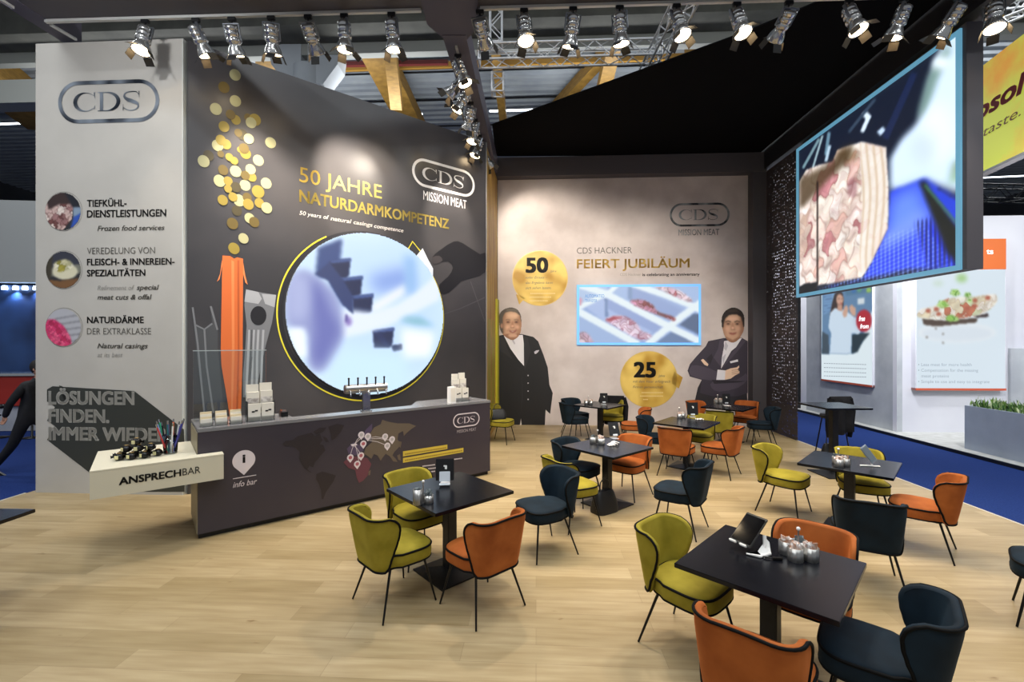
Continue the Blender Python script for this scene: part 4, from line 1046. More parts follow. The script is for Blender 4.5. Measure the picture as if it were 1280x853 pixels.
def make_chair(name, vel, label):
    c = thing(name, label, 'chair')
    TH = .024; nu, nv = 28, 14
    m = MB()
    def surf(o, bulge=0):
        def f(u, v):
            a = 2*u-1; s = a*ext(v)
            p, n = shell_pos(s, v); e = (1-a**8)*(1-(2*v-1)**8)
            return p+n*(o*(.75+.25*e))
        return f
    m.grid(surf(TH), nu, nv); m.grid(surf(-TH), nu, nv)
    # rounded rim joining both faces
    def rimpt(q):
        q = q % 1.0
        if q < .25: return (q*4, 0)
        if q < .5: return (1, (q-.25)*4)
        if q < .75: return (1-(q-.5)*4, 1)
        return (0, 1-(q-.75)*4)
    K = 96
    def rim(u, v):
        a, b = rimpt(u); pi = surf(-TH)(a, b); po = surf(TH)(a, b)
        p0, n = shell_pos((2*a-1)*ext(b), b); cen = (pi+po)/2
        ctr, _ = shell_pos(0, .55); out = (cen-shell_pos((2*a-1)*ext(b)*.9, .5+(b-.5)*.9)[0])
        if out.length > 0: out.normalize()
        w = PI*v; return cen+(po-cen)*math.cos(w)+out*math.sin(w)*TH*.75
    m.grid(rim, K, 5)
    m.build('backrest', vel, c)
    pp = []
    for i in range(K):
        a, b = rimpt(i/K); p, n = shell_pos((2*a-1)*ext(b), b); q = shell_pos((2*a-1)*ext(b)*.9, .5+(b-.5)*.9)[0]; out = (p-q).normalized()
        pp.append(p+n*(TH*.80)+out*.007)
    MB().tube(pp, .0088, 6, closed=True).build('backrest_piping', M_pipe, c)
    # seat
    def outline(k, g=0):
        o = []
        for i in range(40):
            w = 2*PI*i/40; cx, sy = math.cos(w), math.sin(w); ex = 2/3.4
            x = abs(cx)**ex*(1 if cx > 0 else -1); y = abs(sy)**ex*(1 if sy > 0 else -1)
            wd = .232+.018*y-(.02 if y < -.5 else 0)
            o.append((x*wd*k, .022+y*.238*k))
        return o
    m = MB(); rings = [(.90, .352), (.97, .358), (1, .372), (1.01, .41), (1, .448), (.985, .462), (.93, .474), (.8, .483), (.5, .489), (.2, .491)]
    vs = []; fs = []
    for k, z in rings: vs += [(x, y, z) for x, y in outline(k)]
    for r in range(len(rings)-1):
        for i in range(40): fs.append((r*40+i, r*40+(i+1) % 40, (r+1)*40+(i+1) % 40, (r+1)*40+i))
    fs.append(tuple(range(40))[::-1]); fs.append(tuple(range(len(vs)-40, len(vs))))
    m.add(vs, fs, 0, True); m.build('seat', vel, c)
    m = MB(); m.tube([(x, y, .456) for x, y in outline(1.0)], .0085, 6, closed=True); m.tube([(x, y, .362) for x, y in outline(.985)], .0075, 6, closed=True); m.build('seat_piping', M_pipe, c)
    for sx in (-1, 1):
        for sy in (-1, 1):
            MB().tube([(sx*.165, sy*.15+.02, .354), (sx*.245, sy*.235, .004)], [.0105, .0075], 8).build('leg', M_leg, c)
    m = MB(); m.tube([(-.165, .17, .349), (.165, .17, .349), (.165, -.13, .349), (-.165, -.13, .349)], .008, 6, closed=True); m.build('seat_frame', M_leg, c)
    return c
protos = {}
VEL = {'lime': V_lime, 'orange': V_or, 'teal': V_teal}
GR = 'velvet chairs at the cafe tables'
CH = [('lime', (-.955, 3.69), (.71, .70), 'lime green velvet chair nearest the camera at the table before the counter'),
      ('lime', (-.93, 4.46), (.70, -.71), 'lime green velvet chair between the reception counter and its nearest table'),
      ('orange', (-.235, 3.62), (-.67, .74), 'orange velvet chair with its back turned at the table before the counter'),
      ('teal', (.33, 4.585), (-.89, -.45), 'teal velvet chair facing left, right of the table before the counter'),
      ('lime', (.69, 5.25), (.86, .50), 'bright lime velvet chair half hidden behind a teal chair backrest'),
      ('teal', (.87, 6.03), (.76, -.65), 'teal velvet chair at the far left side of the table behind the front teal chair'),
      ('orange', (1.59, 6.24), (-.72, -.69), 'orange velvet chair facing the camera at the central table'),
      ('teal', (1.88, 5.08), (-.80, .60), 'teal velvet chair standing alone in the middle of the floor, facing left'),
      ('teal', (1.36, 9.82), (.97, .22), 'blue teal velvet chair seen from behind nearest the pale mural wall'),
      ('teal', (1.47, 10.45), (.6, -.8), 'teal velvet chair tucked behind another teal one beside the mural wall'),
      ('lime', (2.25, 10.2), (-.25, -.97), 'lime velvet chair with a black jacket draped over its back'),
      ('orange', (2.45, 9.1), (-.97, .2), 'small distant orange chair facing left, below the lower gold seal'),
      ('teal', (2.52, 7.95), (.86, -.5), 'teal velvet chair in front of the distant orange chair, facing right'),
      ('orange', (2.60, 7.16), (.58, .81), 'orange velvet chair with back to the camera at the middle rear table, left one'),
      ('orange', (3.28, 7.17), (-.73, .68), 'orange velvet chair facing left at the middle rear table, right one'),
      ('lime', (3.32, 8.08), (-.64, -.77), 'lime velvet chair behind the middle rear table'),
      ('lime', (4.08, 8.92), (.5, .86), 'lime velvet chair with back to the camera before the far right table'),
      ('orange', (4.18, 9.98), (.5, -.86), 'orange velvet chair mostly hidden behind the far right table, at its left'),
      ('orange', (5.10, 9.95), (-.62, -.78), 'orange velvet chair in the far right corner beside the perforated wall'),
      ('teal', (5.05, 9.2), (-.96, .28), 'teal velvet chair facing left in front of the perforated wall'),
      ('lime', (3.35, 5.62), (.66, -.75), 'lime velvet chair facing right, left of the table near the blue aisle'),
      ('lime', (4.15, 5.40), (-.42, -.91), 'lime velvet chair behind the table near the blue aisle'),
      ('orange', (4.135, 4.58), (-.70, .71), 'orange velvet chair with wing back nearest the blue aisle carpet'),
      ('teal', (3.09, 3.98), (.49, .87), 'teal velvet chair seen from behind in front of the table near the blue aisle'),
      ('lime', (1.22, 3.16), (.67, -.74), 'lime velvet chair at the left of the front right table'),
      ('orange', (2.00, 3.06), (-.68, -.73), 'orange velvet chair on the far side of the front right table'),
      ('orange', (1.24, 2.30), (.66, .75), 'large orange velvet chair cut off by the lower edge of the photo'),
      ('teal', (1.95, 2.42), (-.77, .64), 'dark teal velvet chair in the lower right foreground, facing left'),
      ('lime', (-.24, 9.5), (.93, -.35), 'lime velvet chair with a black bag just past the right end of the counter'),
      ('teal', (4.04, 3.34), (-.7, .71), 'chair at the right edge of the photo showing only one black leg')]
for col, (x, y), (fx, fy_), lab in CH:
    rz = math.atan2(fy_, fx)-PI/2
    if col not in protos:
        c = make_chair('velvet_chair', VEL[col], lab); c['group'] = GR; c.location = (x, y, 0); c.rotation_euler = (0, 0, rz); protos[col] = c
    else: dup(protos[col], (x, y, 0), rz, lab, GR)

# ================================================================ tables
M_ttop = mottle(mat('black_tabletop', (10, 12, 19), .24, spec=.3), (8, 10, 16), (12, 14, 21), 8)
M_tbase = mottle(mat('black_cast_base', (18, 18, 20), .45, .2), (14, 14, 16), (24, 24, 26), 20)
def make_table(label, w=.83, h=.745, d=None, base=.48):
    t = thing('cafe_table', label, 'table'); d = d or w
    MB().bbox((0, 0, h-.014), (w, d, .028), .003).build('tabletop', M_ttop, t)
    m = MB().bbox((0, 0, h/2-.01), (.095, .095, h-.06), .005); m.box((0, 0, h-.038), (.36, .36, .016)); m.build('column', M_tbase, t)
    b = base/2; e = .055
    MB().add([(-b, -b, 0), (b, -b, 0), (b, b, 0), (-b, b, 0), (-b, -b, .014), (b, -b, .014), (b, b, .014), (-b, b, .014), (-e, -e, .05), (e, -e, .05), (e, e, .05), (-e, e, .05)],
             [(3, 2, 1, 0), (0, 1, 5, 4), (1, 2, 6, 5), (2, 3, 7, 6), (3, 0, 4, 7), (4, 5, 9, 8), (5, 6, 10, 9), (6, 7, 11, 10), (7, 4, 8, 11), (8, 9, 10, 11)]).build('base_plate', M_tbase, t)
    return t
TB = [((-.568, 4.15), 42, 'black square cafe table before the reception counter'), ((1.2285, 5.878), 40, 'black square cafe table in the centre of the floor'),
      ((1.90, 9.80), 48, 'small distant black cafe table below the portrait mural, left one'), ((2.935, 7.65), 49, 'black square cafe table at the middle rear with two orange chairs before it'),
      ((4.52, 9.50), 45, 'black square cafe table in the far right corner'), ((3.764, 5.074), 45, 'black square cafe table nearest the blue aisle'),
      ((1.574, 2.772), 45, 'large black square cafe table in the right foreground'), ((-4.27, 3.27), -2, 'black cafe table cut off by the left edge of the photo')]
t0 = None
for (x, y), rd, lab in TB:
    if t0 is None: t0 = make_table(lab); t0['group'] = 'square cafe tables'; t0.location = (x, y, 0); t0.rotation_euler = (0, 0, math.radians(rd))
    else: dup(t0, (x, y, 0), math.radians(rd), lab, 'square cafe tables')
bt = make_table('tall black standing table at the edge of the blue aisle', .70, 1.095, None, .50); bt.location = (5.08, 7.19, 0); bt.rotation_euler = (0, 0, .02)
bt.name = 'standing_table'

# ---- things on the tables
TZ = .745
M_cup = mat('ribbed_steel_cup', (170, 168, 164), .28, .9); M_sach = mottle(mat('sugar_sachets', (220, 214, 208), .6), (196, 150, 120), (240, 238, 236), 40, 2); M_sach2 = mottle(mat('grey_sachets', (120, 128, 130), .5), (84, 92, 96), (150, 160, 162), 40, 2)
def cup(x, y, h=.082, r=.043, packs=0, name='cup'):
    m = MB(); m.lathe([(r*.96, 0), (r, .004), (r, h), (r*.93, h), (r*.9, .01)], 48, flute=.045, nf=12)
    T = Matrix.Translation((x, y, 0)); m.v = [T @ v for v in m.v]; return m
def sachets(x, y, h, r, seed):
    g = random.Random(seed); m = MB()
    for i in range(11):
        a = g.uniform(0, 2*PI); q = r*.55*math.sqrt(g.random())
        T = Matrix.Translation((x+q*math.cos(a), y+q*math.sin(a), h*.45+g.uniform(0, .025))) @ Matrix.Rotation(g.uniform(0, PI), 4, 'Z') @ Matrix.Rotation(g.uniform(-.35, .35), 4, 'X')
        m.bbox((0, 0, .03), (.03, .005, .055), .0015, 0, T)
    return m
def caddy(p, rz, lab, n=3, rod=True):
    c = thing('condiment_caddy', lab, 'condiment caddy', p, rz, 'condiment caddies on the cafe tables')
    P_ = [(-.060, -.010), (.022, -.062), (.066, .018), (-.008, .066)][:n]
    for i, (x, y) in enumerate(P_):
        k = cup(x, y).build('cup', M_cup, c)
        sachets(x, y, .075, .043, i+3).build('sachets', M_sach2 if i == 2 else M_sach, k)
    if rod:
        m = MB().tube([(0, 0, .003), (0, 0, .17)], .005, 8); m.lathe([(.028, 0), (.028, .003)], 16); m.build('rod', M_alu, c)
        MB().ball((0, 0, .178), .012).build('knob', M_white, c)
    return c
def tp_at(px, py, z=TZ): return G(px, py, z)
caddy(tp_at(998, 697), .6, 'ribbed steel condiment cups with sachets on the front right table', 4)
c = caddy(tp_at(529, 628.5), .2, 'tall and short ribbed condiment cups on the table before the counter', 0)
for nm, x, y, h, r in (('cup', -.045, -.03, .125, .038), ('cup', .045, -.01, .065, .040)): 
    k = cup(x, y, h, r).build(nm, M_cup, c)
    sachets(x, y, h, r, 9).build('sachets', M_sach2, k)
caddy(tp_at(747, 555), 2.2, 'steel condiment cups on the central table', 3)
caddy(tp_at(849, 522.5), 1.2, 'condiment cups on the middle rear table', 2)
caddy(tp_at(735.5, 505.5), .4, 'tiny condiment cups on the distant left table', 2)
caddy(tp_at(897, 504), .4, 'condiment cups on the table in the far right corner', 2)
caddy(tp_at(1048, 582), .9, 'row of steel condiment cups on the table nearest the blue aisle', 3)

def menu_stand(p, rz, lab, tilt=.25, w=.17, h=.20, rot=0, big=False):
    s = thing('menu_stand', lab, 'menu stand', p, rz, 'black menu cards on the tables')
    Tm = Matrix.Translation((0, 0, .035)) @ Matrix.Rotation(rot, 4, 'Y') @ Matrix.Rotation(-tilt, 4, 'X')
    MB().bbox((0, 0, h/2+.01), (w, .010, h), .004, 0, Tm).build('card', M_black, s)
    m = MB()
    if big: m.bbox((0, -.018, .05), (.10, .010, .09), .003, 0, Tm); m.bbox((0, -.03, .020), (.10, .05, .006), .002, 0)
    else: m.bbox((0, -.012, .018), (.07, .012, .026), .003, 0, Tm)
    m.bbox((0, .03, .006), (.09, .12, .008), .003); m.build('acrylic_foot', mat('frosted_acrylic', (214, 220, 226), .15, spec=.8), s)
    m = MB(); m.bbox((.01, -.0065, h*.66), (.02, .002, .035), .0008, 0, Tm); m.bbox((-.004, -.0065, h*.72), (.016, .002, .014), .0008, 0, Tm); m.build('card_mark', M_white, s)
    return s
menu_stand(tp_at(556, 607), .1, 'black menu card in an acrylic foot on the table before the counter', .12, big=True)
menu_stand(tp_at(769, 549), .3, 'black menu card with white cloths before it on the central table', .35, .16, .19)
menu_stand(tp_at(755, 506), .1, 'black menu card on the distant left table', .1)
menu_stand(tp_at(866, 522), -.1, 'upright black menu card on the middle rear table', .12, .19, .22)
menu_stand(tp_at(908, 507), .0, 'black menu card on the far right corner table', .1)
# tablet in a tilted white holder on the front right table
p = tp_at(945, 690)
tb = thing('tablet', 'black tablet propped on a white holder on the front right table', 'tablet', p, 0)
_H = Vector((.68, .32, .66)).normalized(); _W = Vector((.43, -.91, 0)); _W = (_W-_H*_W.dot(_H)).normalized(); _N = _H.cross(_W)
Tm = Matrix.Translation(Vector((1.55, 2.98, .862))-p) @ Matrix((_W, _N, _H)).transposed().to_4x4()
MB().bbox((0, 0, .0), (.155, .011, .23), .005, 0, Tm).build('tablet_body', M_black, tb)
MB().bbox((0, -.0065, 0), (.138, .001, .20), .0004, 0, Tm).build('tablet_display', mat('dark_glass', (8, 8, 10), .08, spec=.8), tb)
m = MB(); m.bbox((-.045, -.008, -.118), (.05, .02, .014), .004, 0, Tm); m.bbox((.03, -.008, -.118), (.05, .02, .014), .004, 0, Tm)
m.build('clip', M_white, tb)
m = MB(); m.add([(-.09, -.05, .004), (.0, -.10, .004), (.075, -.04, .004), (.045, .0, .05), (.0, -.02, .012), (-.08, -.03, .01), (.06, .0, .09), (.075, -.02, .07)], [(0, 1, 4, 5), (1, 2, 3, 4), (2, 7, 6, 3), (0, 5, 4, 1)], 0, True); m.tube([(.03, -.02, .01), (.055, -.005, .05), (.06, .01, .10)], .012, 8)
m.tube([(-.085, -.045, .008), (-.02, -.085, .008), (.06, -.05, .010), (.07, -.02, .03)], [.006, .010, .012, .008], 8)
m.build('holder', M_white, tb)
p = tp_at(960, 699)
m = MB().tube([(-.03, .01, .006), (-.01, 0, .010), (.01, -.004, .008)], .006, 6); m.bbox((.05, -.012, .010), (.06, .022, .014), .004)
m.tube([(.01, -.004, .008), (.024, -.008, .008)], .003, 6)
o = solo('key_fob', m, mat('dark_fob', (30, 28, 26), .3, .4), 'small dark key fob lying by the tablet on the front right table', 'key fob', p, -.1)
# silver tablet on the aisle table
p = tp_at(1088, 583)
tb = thing('tablet', 'tilted silver tablet stand on the table nearest the blue aisle', 'tablet', p, 0)
Tm = Matrix.Translation((-.02, .0, .13)) @ Matrix.Rotation(.2, 4, 'Z') @ Matrix.Rotation(-.55, 4, 'Y') @ Matrix.Rotation(-.25, 4, 'X')
MB().bbox((0, 0, 0), (.085, .012, .20), .005, 0, Tm).build('tablet_body', mat('silver_tablet', (170, 178, 186), .25, .5), tb)
MB().bbox((0, -.007, .0), (.07, .001, .17), .0004, 0, Tm).build('tablet_display', mat('grey_glass', (110, 122, 130), .1, spec=.8), tb)
m = MB().bbox((-.01, -.01, .006), (.19, .03, .010), .004, rz=-.25); m.tube([(.02, 0, .008), (.0, 0, .10)], .008, 8); m.build('holder', M_white, tb)
# napkins on the central table
p = tp_at(757+6, 556)
m = MB(); g = random.Random(2)
for i in range(3):
    m.grid(lambda u, v, i=i: ((u-.5)*.10+.03*i-.03, (v-.5)*.07+.01*i, .004+.018*i*(1-abs(u-.5))+.012*math.sin(u*9+v*7+i)**2), 8, 6)
solo('napkin', m, M_white, 'crumpled white napkins by the menu card on the central table', 'napkin', (p.x+.03, p.y-.05, TZ), .3)
for px, py, lab in ((873, 524.5, 'white napkins by the menu card on the middle rear table'), (908, 508, 'white napkins on the far right corner table')):
    p = tp_at(px, py)
    m = MB().grid(lambda u, v: ((u-.5)*.13, (v-.5)*.08, .004+.018*math.sin(u*7+v*5)**2), 8, 6)
    solo('napkin', m, M_white, lab, 'napkin', (p.x, p.y-.04, TZ), .2)

# ---- coats and bags
M_cloth = mottle(mat('black_cloth', (14, 14, 16), .9, spec=.2), (10, 10, 12), (24, 24, 27), 8, 4, .3); M_bag = mat('black_leather', (12, 12, 14), .45)
def drape(w, zt, zb, dy=.05, seed=0):
    m = MB()
    def f(u, v):      # u across, v: 0 front hem -> .5 top -> 1 back hem
        a = (v-.5)*2; x = (u-.5)*w*(1+.12*abs(a)); fold = .012*math.sin(u*19+seed)*abs(a)
        y = dy*math.sin(max(-1, min(1, a*3))*PI/2)+fold*1.5
        z = zt-(abs(a)**1.3)*(zt-(zb+.03*math.sin(u*7+seed)))
        return (x, y, z)
    m.grid(f, 22, 24); return m
# jacket over the lime chair: sits on the chair back
cx, cy = 2.25, 10.2; fx, fy2 = -.25, -.97
rz = math.atan2(fy2, fx)-PI/2
R2 = Matrix.Rotation(rz, 3, 'Z'); off = R2 @ Vector((0, -.31, 0))
m = drape(.50, .86, .22, .055); 
for sx in (-1, 1): m.tube([(sx*.25, .02, .82), (sx*.30, .06, .62), (sx*.29, .10, .38), (sx*.27, .13, .12)], [.05, .055, .05, .04], 10)
jk = thing('jacket', 'black jacket draped over the back of the distant lime chair', 'jacket', (cx+off.x, cy+off.y, 0), rz)
m.build('jacket_cloth', M_cloth, jk)
# bar stool with jacket behind the standing table
bs = thing('bar_stool', 'tall black bar stool behind the standing table', 'stool', (5.74, 8.15, 0), .1)
MB().lathe([(.0, .74), (.19, .74), (.20, .76), (.19, .80), (.0, .805)], 24).build('seat', M_black, bs)
for sx in (-1, 1):
    for sy in (-1, 1): MB().tube([(sx*.11, sy*.11, .74), (sx*.19, sy*.19, .003)], .011, 8).build('leg', M_leg, bs)
m = MB().grid(lambda u, v: ((u-.5)*.40, -.17-.05*math.cos((u-.5)*PI)+.04, .80+v*.30), 12, 4); m.grid(lambda u, v: ((u-.5)*.40, -.15-.05*math.cos((u-.5)*PI)+.04, .80+v*.30), 12, 4); m.build('backrest', M_black, bs)
m = drape(.40, 1.14, .50, .06, 2)
for sx in (-1, 1): m.tube([(sx*.17, .0, 1.10), (sx*.22, .0, .88), (sx*.21, .02, .60), (sx*.20, .03, .42)], [.05, .055, .05, .035], 10)
jk = thing('coat', 'long black coat hung over the bar stool behind the standing table', 'coat', (5.74+.02, 8.15-.17, 0), .1); m.build('coat_cloth', M_cloth, jk)
def handbag(p, rz, lab, w=.32, d=.14, h=.24):
    b = thing('handbag', lab, 'bag', p, rz)
    m = MB(); prof = [(0, 1.0), (.15, 1.05), (.5, 1.0), (.85, .85), (1, .7)]
    def f(u, v):
        a = 2*PI*u; k = np.interp(v, [q[0] for q in prof], [q[1] for q in prof]); ex = .5
        cx_, sy_ = math.cos(a), math.sin(a)
        return (abs(cx_)**ex*math.copysign(1, cx_)*w/2*k, abs(sy_)**ex*math.copysign(1, sy_)*d/2*k*(1.1-.5*v), .002+v*h)
    m.grid(f, 32, 8); m.add([f(i/32, 1) for i in range(32)], [tuple(range(32))], 0, True); m.add([f(i/32, 0) for i in range(32)], [tuple(range(32))[::-1]])
    m.build('bag_body', M_bag, b)
    MB().tube([(-w*.25, 0, h*.95), (-w*.2, 0, h*1.4), (0, 0, h*1.6), (w*.2, 0, h*1.4), (w*.25, 0, h*.95)], .008, 8).build('handle', M_bag, b)
    return b
hb = handbag((5.62, 8.05, 0), .2, 'black handbag on the floor beside the coat and standing table', .30, .15, .30)
MB().bbox((0.03, -.085, .2), (.10, .008, .016), .003, rz=0).build('buckle', M_alu, hb)
handbag((1.14, 5.62, 0), .6, 'black bag on the floor beneath the central table', .34, .2, .26)
handbag((-.30, 9.50, .492), .3, 'black bag lying on the lime chair past the end of the counter', .34, .2, .20)
# ================================================================ spotlights
M_lens = mat('lit_lens', (255, 240, 215), .3, emit=(255, 226, 180), es=20)
M_lbody = mat('spot_body_silver', (190, 190, 188), .22, .85); M_flap = mat('barn_door_black', (18, 18, 18), .6); M_flapw = mat('barn_door_bronze', (62, 54, 42), .6)
M_track = mat('lighting_track', (200, 200, 196), .35, .3)
def make_spot():
    """hangs from the origin; the lamp head points along +X of the child frame"""
    s = thing('track_spotlight', 'x', 'spotlight', (0, 0, 0), 0, 'barn door spotlights on the tracks')
    m = MB().bbox((0, 0, -.025), (.10, .045, .05), .006); m.tube([(0, 0, -.05), (0, 0, -.14)], .012, 8); m.build('adapter', M_black, s)
    head = MB()
    head.lathe([(.0, -.14), (.072, -.14), (.082, -.13), (.082, -.085), (.076, -.08), (.076, -.07), (.082, -.065), (.082, -.02), (.072, -.015), (.072, .0), (.084, .005), (.084, .055), (.068, .06), (.070, .09), (.092, .13), (.108, .19), (.108, .205), (.098, .205), (.092, .17)], 24)
    h = head.build('lamp_head', M_lbody, s)
    for z in (-.10, -.07, -.04, .02, .04):
        pass
    m = MB()
    for a in (0, PI): m.bbox((.096*math.cos(a), .0, -.06), (.010, .03, .20), .003)
    m.bbox((0, 0, -.155), (.20, .03, .010), .003); m.build('yoke', mat('yoke_grey', (120, 124, 130), .35, .6), h)
    m = MB().lathe([(.0, .200), (.06, .199), (.092, .190), (.098, .198)], 24); m.build('lens', M_lens, h)
    for k, a in enumerate((0, PI/2, PI, 3*PI/2)):
        T = Matrix.Rotation(a, 4, 'Z') @ Matrix.Translation((.108, 0, .205)) @ Matrix.Rotation(.35 if k % 2 == 0 else .9, 4, 'Y')
        m = MB().bbox((0, 0, .05), (.003, .11, .10), .001, 0, T); m.build('barn_door', M_flap if k % 2 else M_flapw, h)
    return s
spot0 = None
HEADL = .16
LIGHTS = []
def spot(p, aim, label, W=0, size=55, blend=.7, col=(1, .88, .74)):
    """p: track point; aim: world point the lamp looks at"""
    global spot0
    p = Vector(p); piv = p+Vector((0, 0, -.15)); d = (Vector(aim)-piv).normalized()
    piv2 = piv+d*.10
    if spot0 is None: s = make_spot(); spot0 = s; s['label'] = label; s.location = p
    else: s = dup(spot0, p, 0, label, spot0.get('group'))
    h = [c for c in s.children if c.name.startswith('lamp_head')][0]
    q = d.to_track_quat('Z', 'Y'); h.rotation_mode = 'QUATERNION'; h.rotation_quaternion = q; h.location = (piv2-p)
    if W:
        ld = bpy.data.lights.new('spot_beam', 'SPOT'); ld.energy = W*.85; ld.spot_size = math.radians(size); ld.spot_blend = blend; ld.color = col; ld.shadow_soft_size = .06
        lo = bpy.data.objects.new('spot_beam', ld); COL.objects.link(lo); lo.location = piv2+d*.23; lo.rotation_euler = d.to_track_quat('-Z', 'Y').to_euler()
    return s
def ytr(px, z=6.29):        # track line under the front beam
    r = (px-CX)/F; return (5.86-.04*3.3)/(1+.04*r)
ZTk = 6.27
mb = MB(); xa, xb = -6.1, -1.15
mb.prism([(xa, fy(xa)-.04), (xb, fy(xb)-.04), (xb, fy(xb)), (xa, fy(xa))], 6.27, 6.305)
tag(mb.build('lighting_track', M_track), 'white lighting track under the left half of the front beam', 'lighting track', 'lighting tracks')
mb = MB(); mb.prism([(-.40, fy(-.4)-.04), (6.3, fy(6.3)-.04), (6.3, fy(6.3)), (-.4, fy(-.4))], 6.27, 6.305)
tag(mb.build('lighting_track', M_track), 'grey lighting track under the right half of the front beam', 'lighting track', 'lighting tracks')
mb = MB(); mb.prism([(-6.10, 6.0), (-6.07, 6.0), (-6.02, 6.30), (-6.05, 6.30)], 6.265, 6.298); mb.prism([(-6.37, 4.0), (-6.33, 4.0), (-6.23, 5.7), (-6.27, 5.7)], 6.265, 6.298)
tag(mb.build('lighting_track', M_track), 'short silver lighting track under the left side beam', 'lighting track', 'lighting tracks')
mb = MB(); mb.prism([(-.80, 6.4), (-.77, 6.4), (-.56, 10.6), (-.59, 10.6)], 6.235, 6.268)
tag(mb.build('lighting_track', M_track), 'dark lighting track under the central beam running to the back wall', 'lighting track', 'lighting tracks')
def onfront(px):
    y = ytr(px); return ((px-CX)/F*y, y-.02, 6.27)
# name, track px, aim
Lf = [(183, (-4.7, 4.9, 2.0), 'brightest spotlight, alone at the far left of the front track', 260, 70),
      (246, (-3.2, 6.9, 3.4), 'tilted spotlight above the gap between grey and dark walls', 420, 62),
      (291, (-3.6, 6.8, 4.0), 'spotlight above the golden confetti, right of the tilted one', 300, 70),
      (340, (-3.3, 6.8, 3.4), 'spotlight with a pale flap, fourth from the left on the front track', 330, 65),
      (386, (-2.5, 7.8, 4.7), 'spotlight before the white hall column, fifth from the left', 1100, 52),
      (431, (-1.9, 6.0, .6), 'spotlight right of the white hall column, sixth from the left', 420, 70),
      (490, (-1.1, 6.5, .6), 'last spotlight left of the central beam', 420, 70)]
for px, aim, lab, W, sz in Lf: spot(onfront(px), aim, lab, W, sz)
Rf = [(600, (.8, 11.3, 3.4), 'first spotlight right of the central beam', 900, 60),
      (655, (.6, 4.5, .0), 'spotlight hanging straight before the aluminium truss', 420, 75),
      (716, (.2, 7.5, .6), 'spotlight leaning left before the horizontal truss', 420, 80),
      (774, (2.0, 6.6, .0), 'spotlight above the right end of the horizontal truss', 420, 75),
      (845, (2.9, 4.2, .8), 'bright spotlight beside the slanting truss', 420, 75),
      (920, (3.4, 3.8, .4), 'bright spotlight at the tip of the black canopy', 420, 75),
      (985, (2.8, 11.2, 2.6), 'spotlight leaning left in front of the black canopy', 900, 62),
      (1060, (4.9, 4.2, 1.6), 'sideways spotlight right of the canopy tip', 300, 75),
      (1128, (3.4, 7.2, .5), 'spotlight above the slope of the dark header beam', 420, 75),
      (1196, (3.8, 9.5, .8), 'spotlight above the top corner of the big video screen', 600, 70),
      (1240, (4.9, 4.4, .2), 'bronze flapped spotlight at the far right of the front track', 300, 75)]
for px, aim, lab, W, sz in Rf: spot(onfront(px), aim, lab, W, sz)
Mf = [(6.55, (1.6, 6.2, 0), 'first spotlight on the central beam, nearest the camera'), (6.95, (-2.5, 7.4, 4.7), 'second spotlight on the central beam, turned left'), (7.35, (-2.6, 6.9, 3.0), 'third spotlight on the central beam, turned left'),
      (7.85, (-1.2, 8.8, 4.6), 'fourth spotlight on the central beam, aimed at the logo'), (8.45, (-1.6, 7.6, .9), 'fifth spotlight on the central beam'), (9.1, (-1.15, 8.85, 4.5), 'sixth spotlight on the central beam'), (9.7, (.6, 11.3, 4.8), 'farthest spotlight on the central beam near the mural')]
Wm = [(420, 75), (260, 50), (300, 60), (520, 44), (200, 60), (60, 45), (260, 75)]
for (y, aim, lab), (W, sz) in zip(Mf, Wm):
    x = -.785+.05*(y-6.4); spot((x, y, 6.235), aim, lab, W, sz)

# ================================================================ trusses
M_truss = mat('truss_silver', (205, 207, 210), .35, .25)
def truss(a, b, w, name, label, group='aluminium trusses', r=.022, m=None, cell=None):
    a, b = Vector(a), Vector(b); d = (b-a); Ln = d.length; d.normalize(); up = Vector((0, 0, 1))
    if abs(d.z) > .9: up = Vector((1, 0, 0))
    s = d.cross(up).normalized(); t = s.cross(d).normalized(); m_ = MB(); n = max(2, int(Ln/(cell or w)))
    cs = [s*x*w/2+t*y*w/2 for x, y in ((-1, -1), (1, -1), (1, 1), (-1, 1))]
    for c in cs: m_.tube([a+c, b+c], r, 6)
    for k in range(4):
        c0_, c1_ = cs[k], cs[(k+1) % 4]
        for i in range(n):
            p, q = a+d*(Ln*i/n), a+d*(Ln*(i+1)/n)
            m_.tube([p+(c0_ if i % 2 == 0 else c1_), q+(c1_ if i % 2 == 0 else c0_)], r*.55, 4, caps=False)
    for e in (a, b):
        for k in range(4): m_.tube([e+cs[k], e+cs[(k+1) % 4]], r*.8, 5)
    return tag(m_.build(name, m or M_truss), label, 'truss', group)
truss((-.62, 8.6, 7.50), (2.75, 8.45, 7.50), .29, 'aluminium_truss', 'horizontal aluminium truss above the stand, left of the slanting one')
truss((2.72, 9.5, 7.45), (2.70, 6.9, 7.40), .29, 'aluminium_truss', 'aluminium truss running towards the camera above the black canopy')
truss((-.30, 8.55, 7.68), (-.30, 8.55, 9.4), .22, 'aluminium_truss', 'short upright aluminium truss above the left end of the horizontal truss')
truss((-.28, 8.9, 7.32), (-.28, 8.9, 6.95), .22, 'aluminium_truss', 'stub of aluminium truss hanging below the horizontal truss')
for i, (a, b) in enumerate((((9.5, 7.5, 8.3), (13.8, 7.8, 8.7)), ((9.4, 9.0, 8.5), (15, 7.4, 10.3)), ((10.2, 10.0, 9.4), (15, 9.8, 9.9)))):
    truss(a, b, .35, 'aluminium_truss', ('lowest', 'crossing diagonal', 'upper')[i]+' aluminium truss above the yellow banner at the right edge', r=.025)
truss((11, 13, 6.4), (22, 13.4, 6.3), .4, 'aluminium_truss', 'dark truss seen below the yellow banner at the right edge', m=M_blackm)

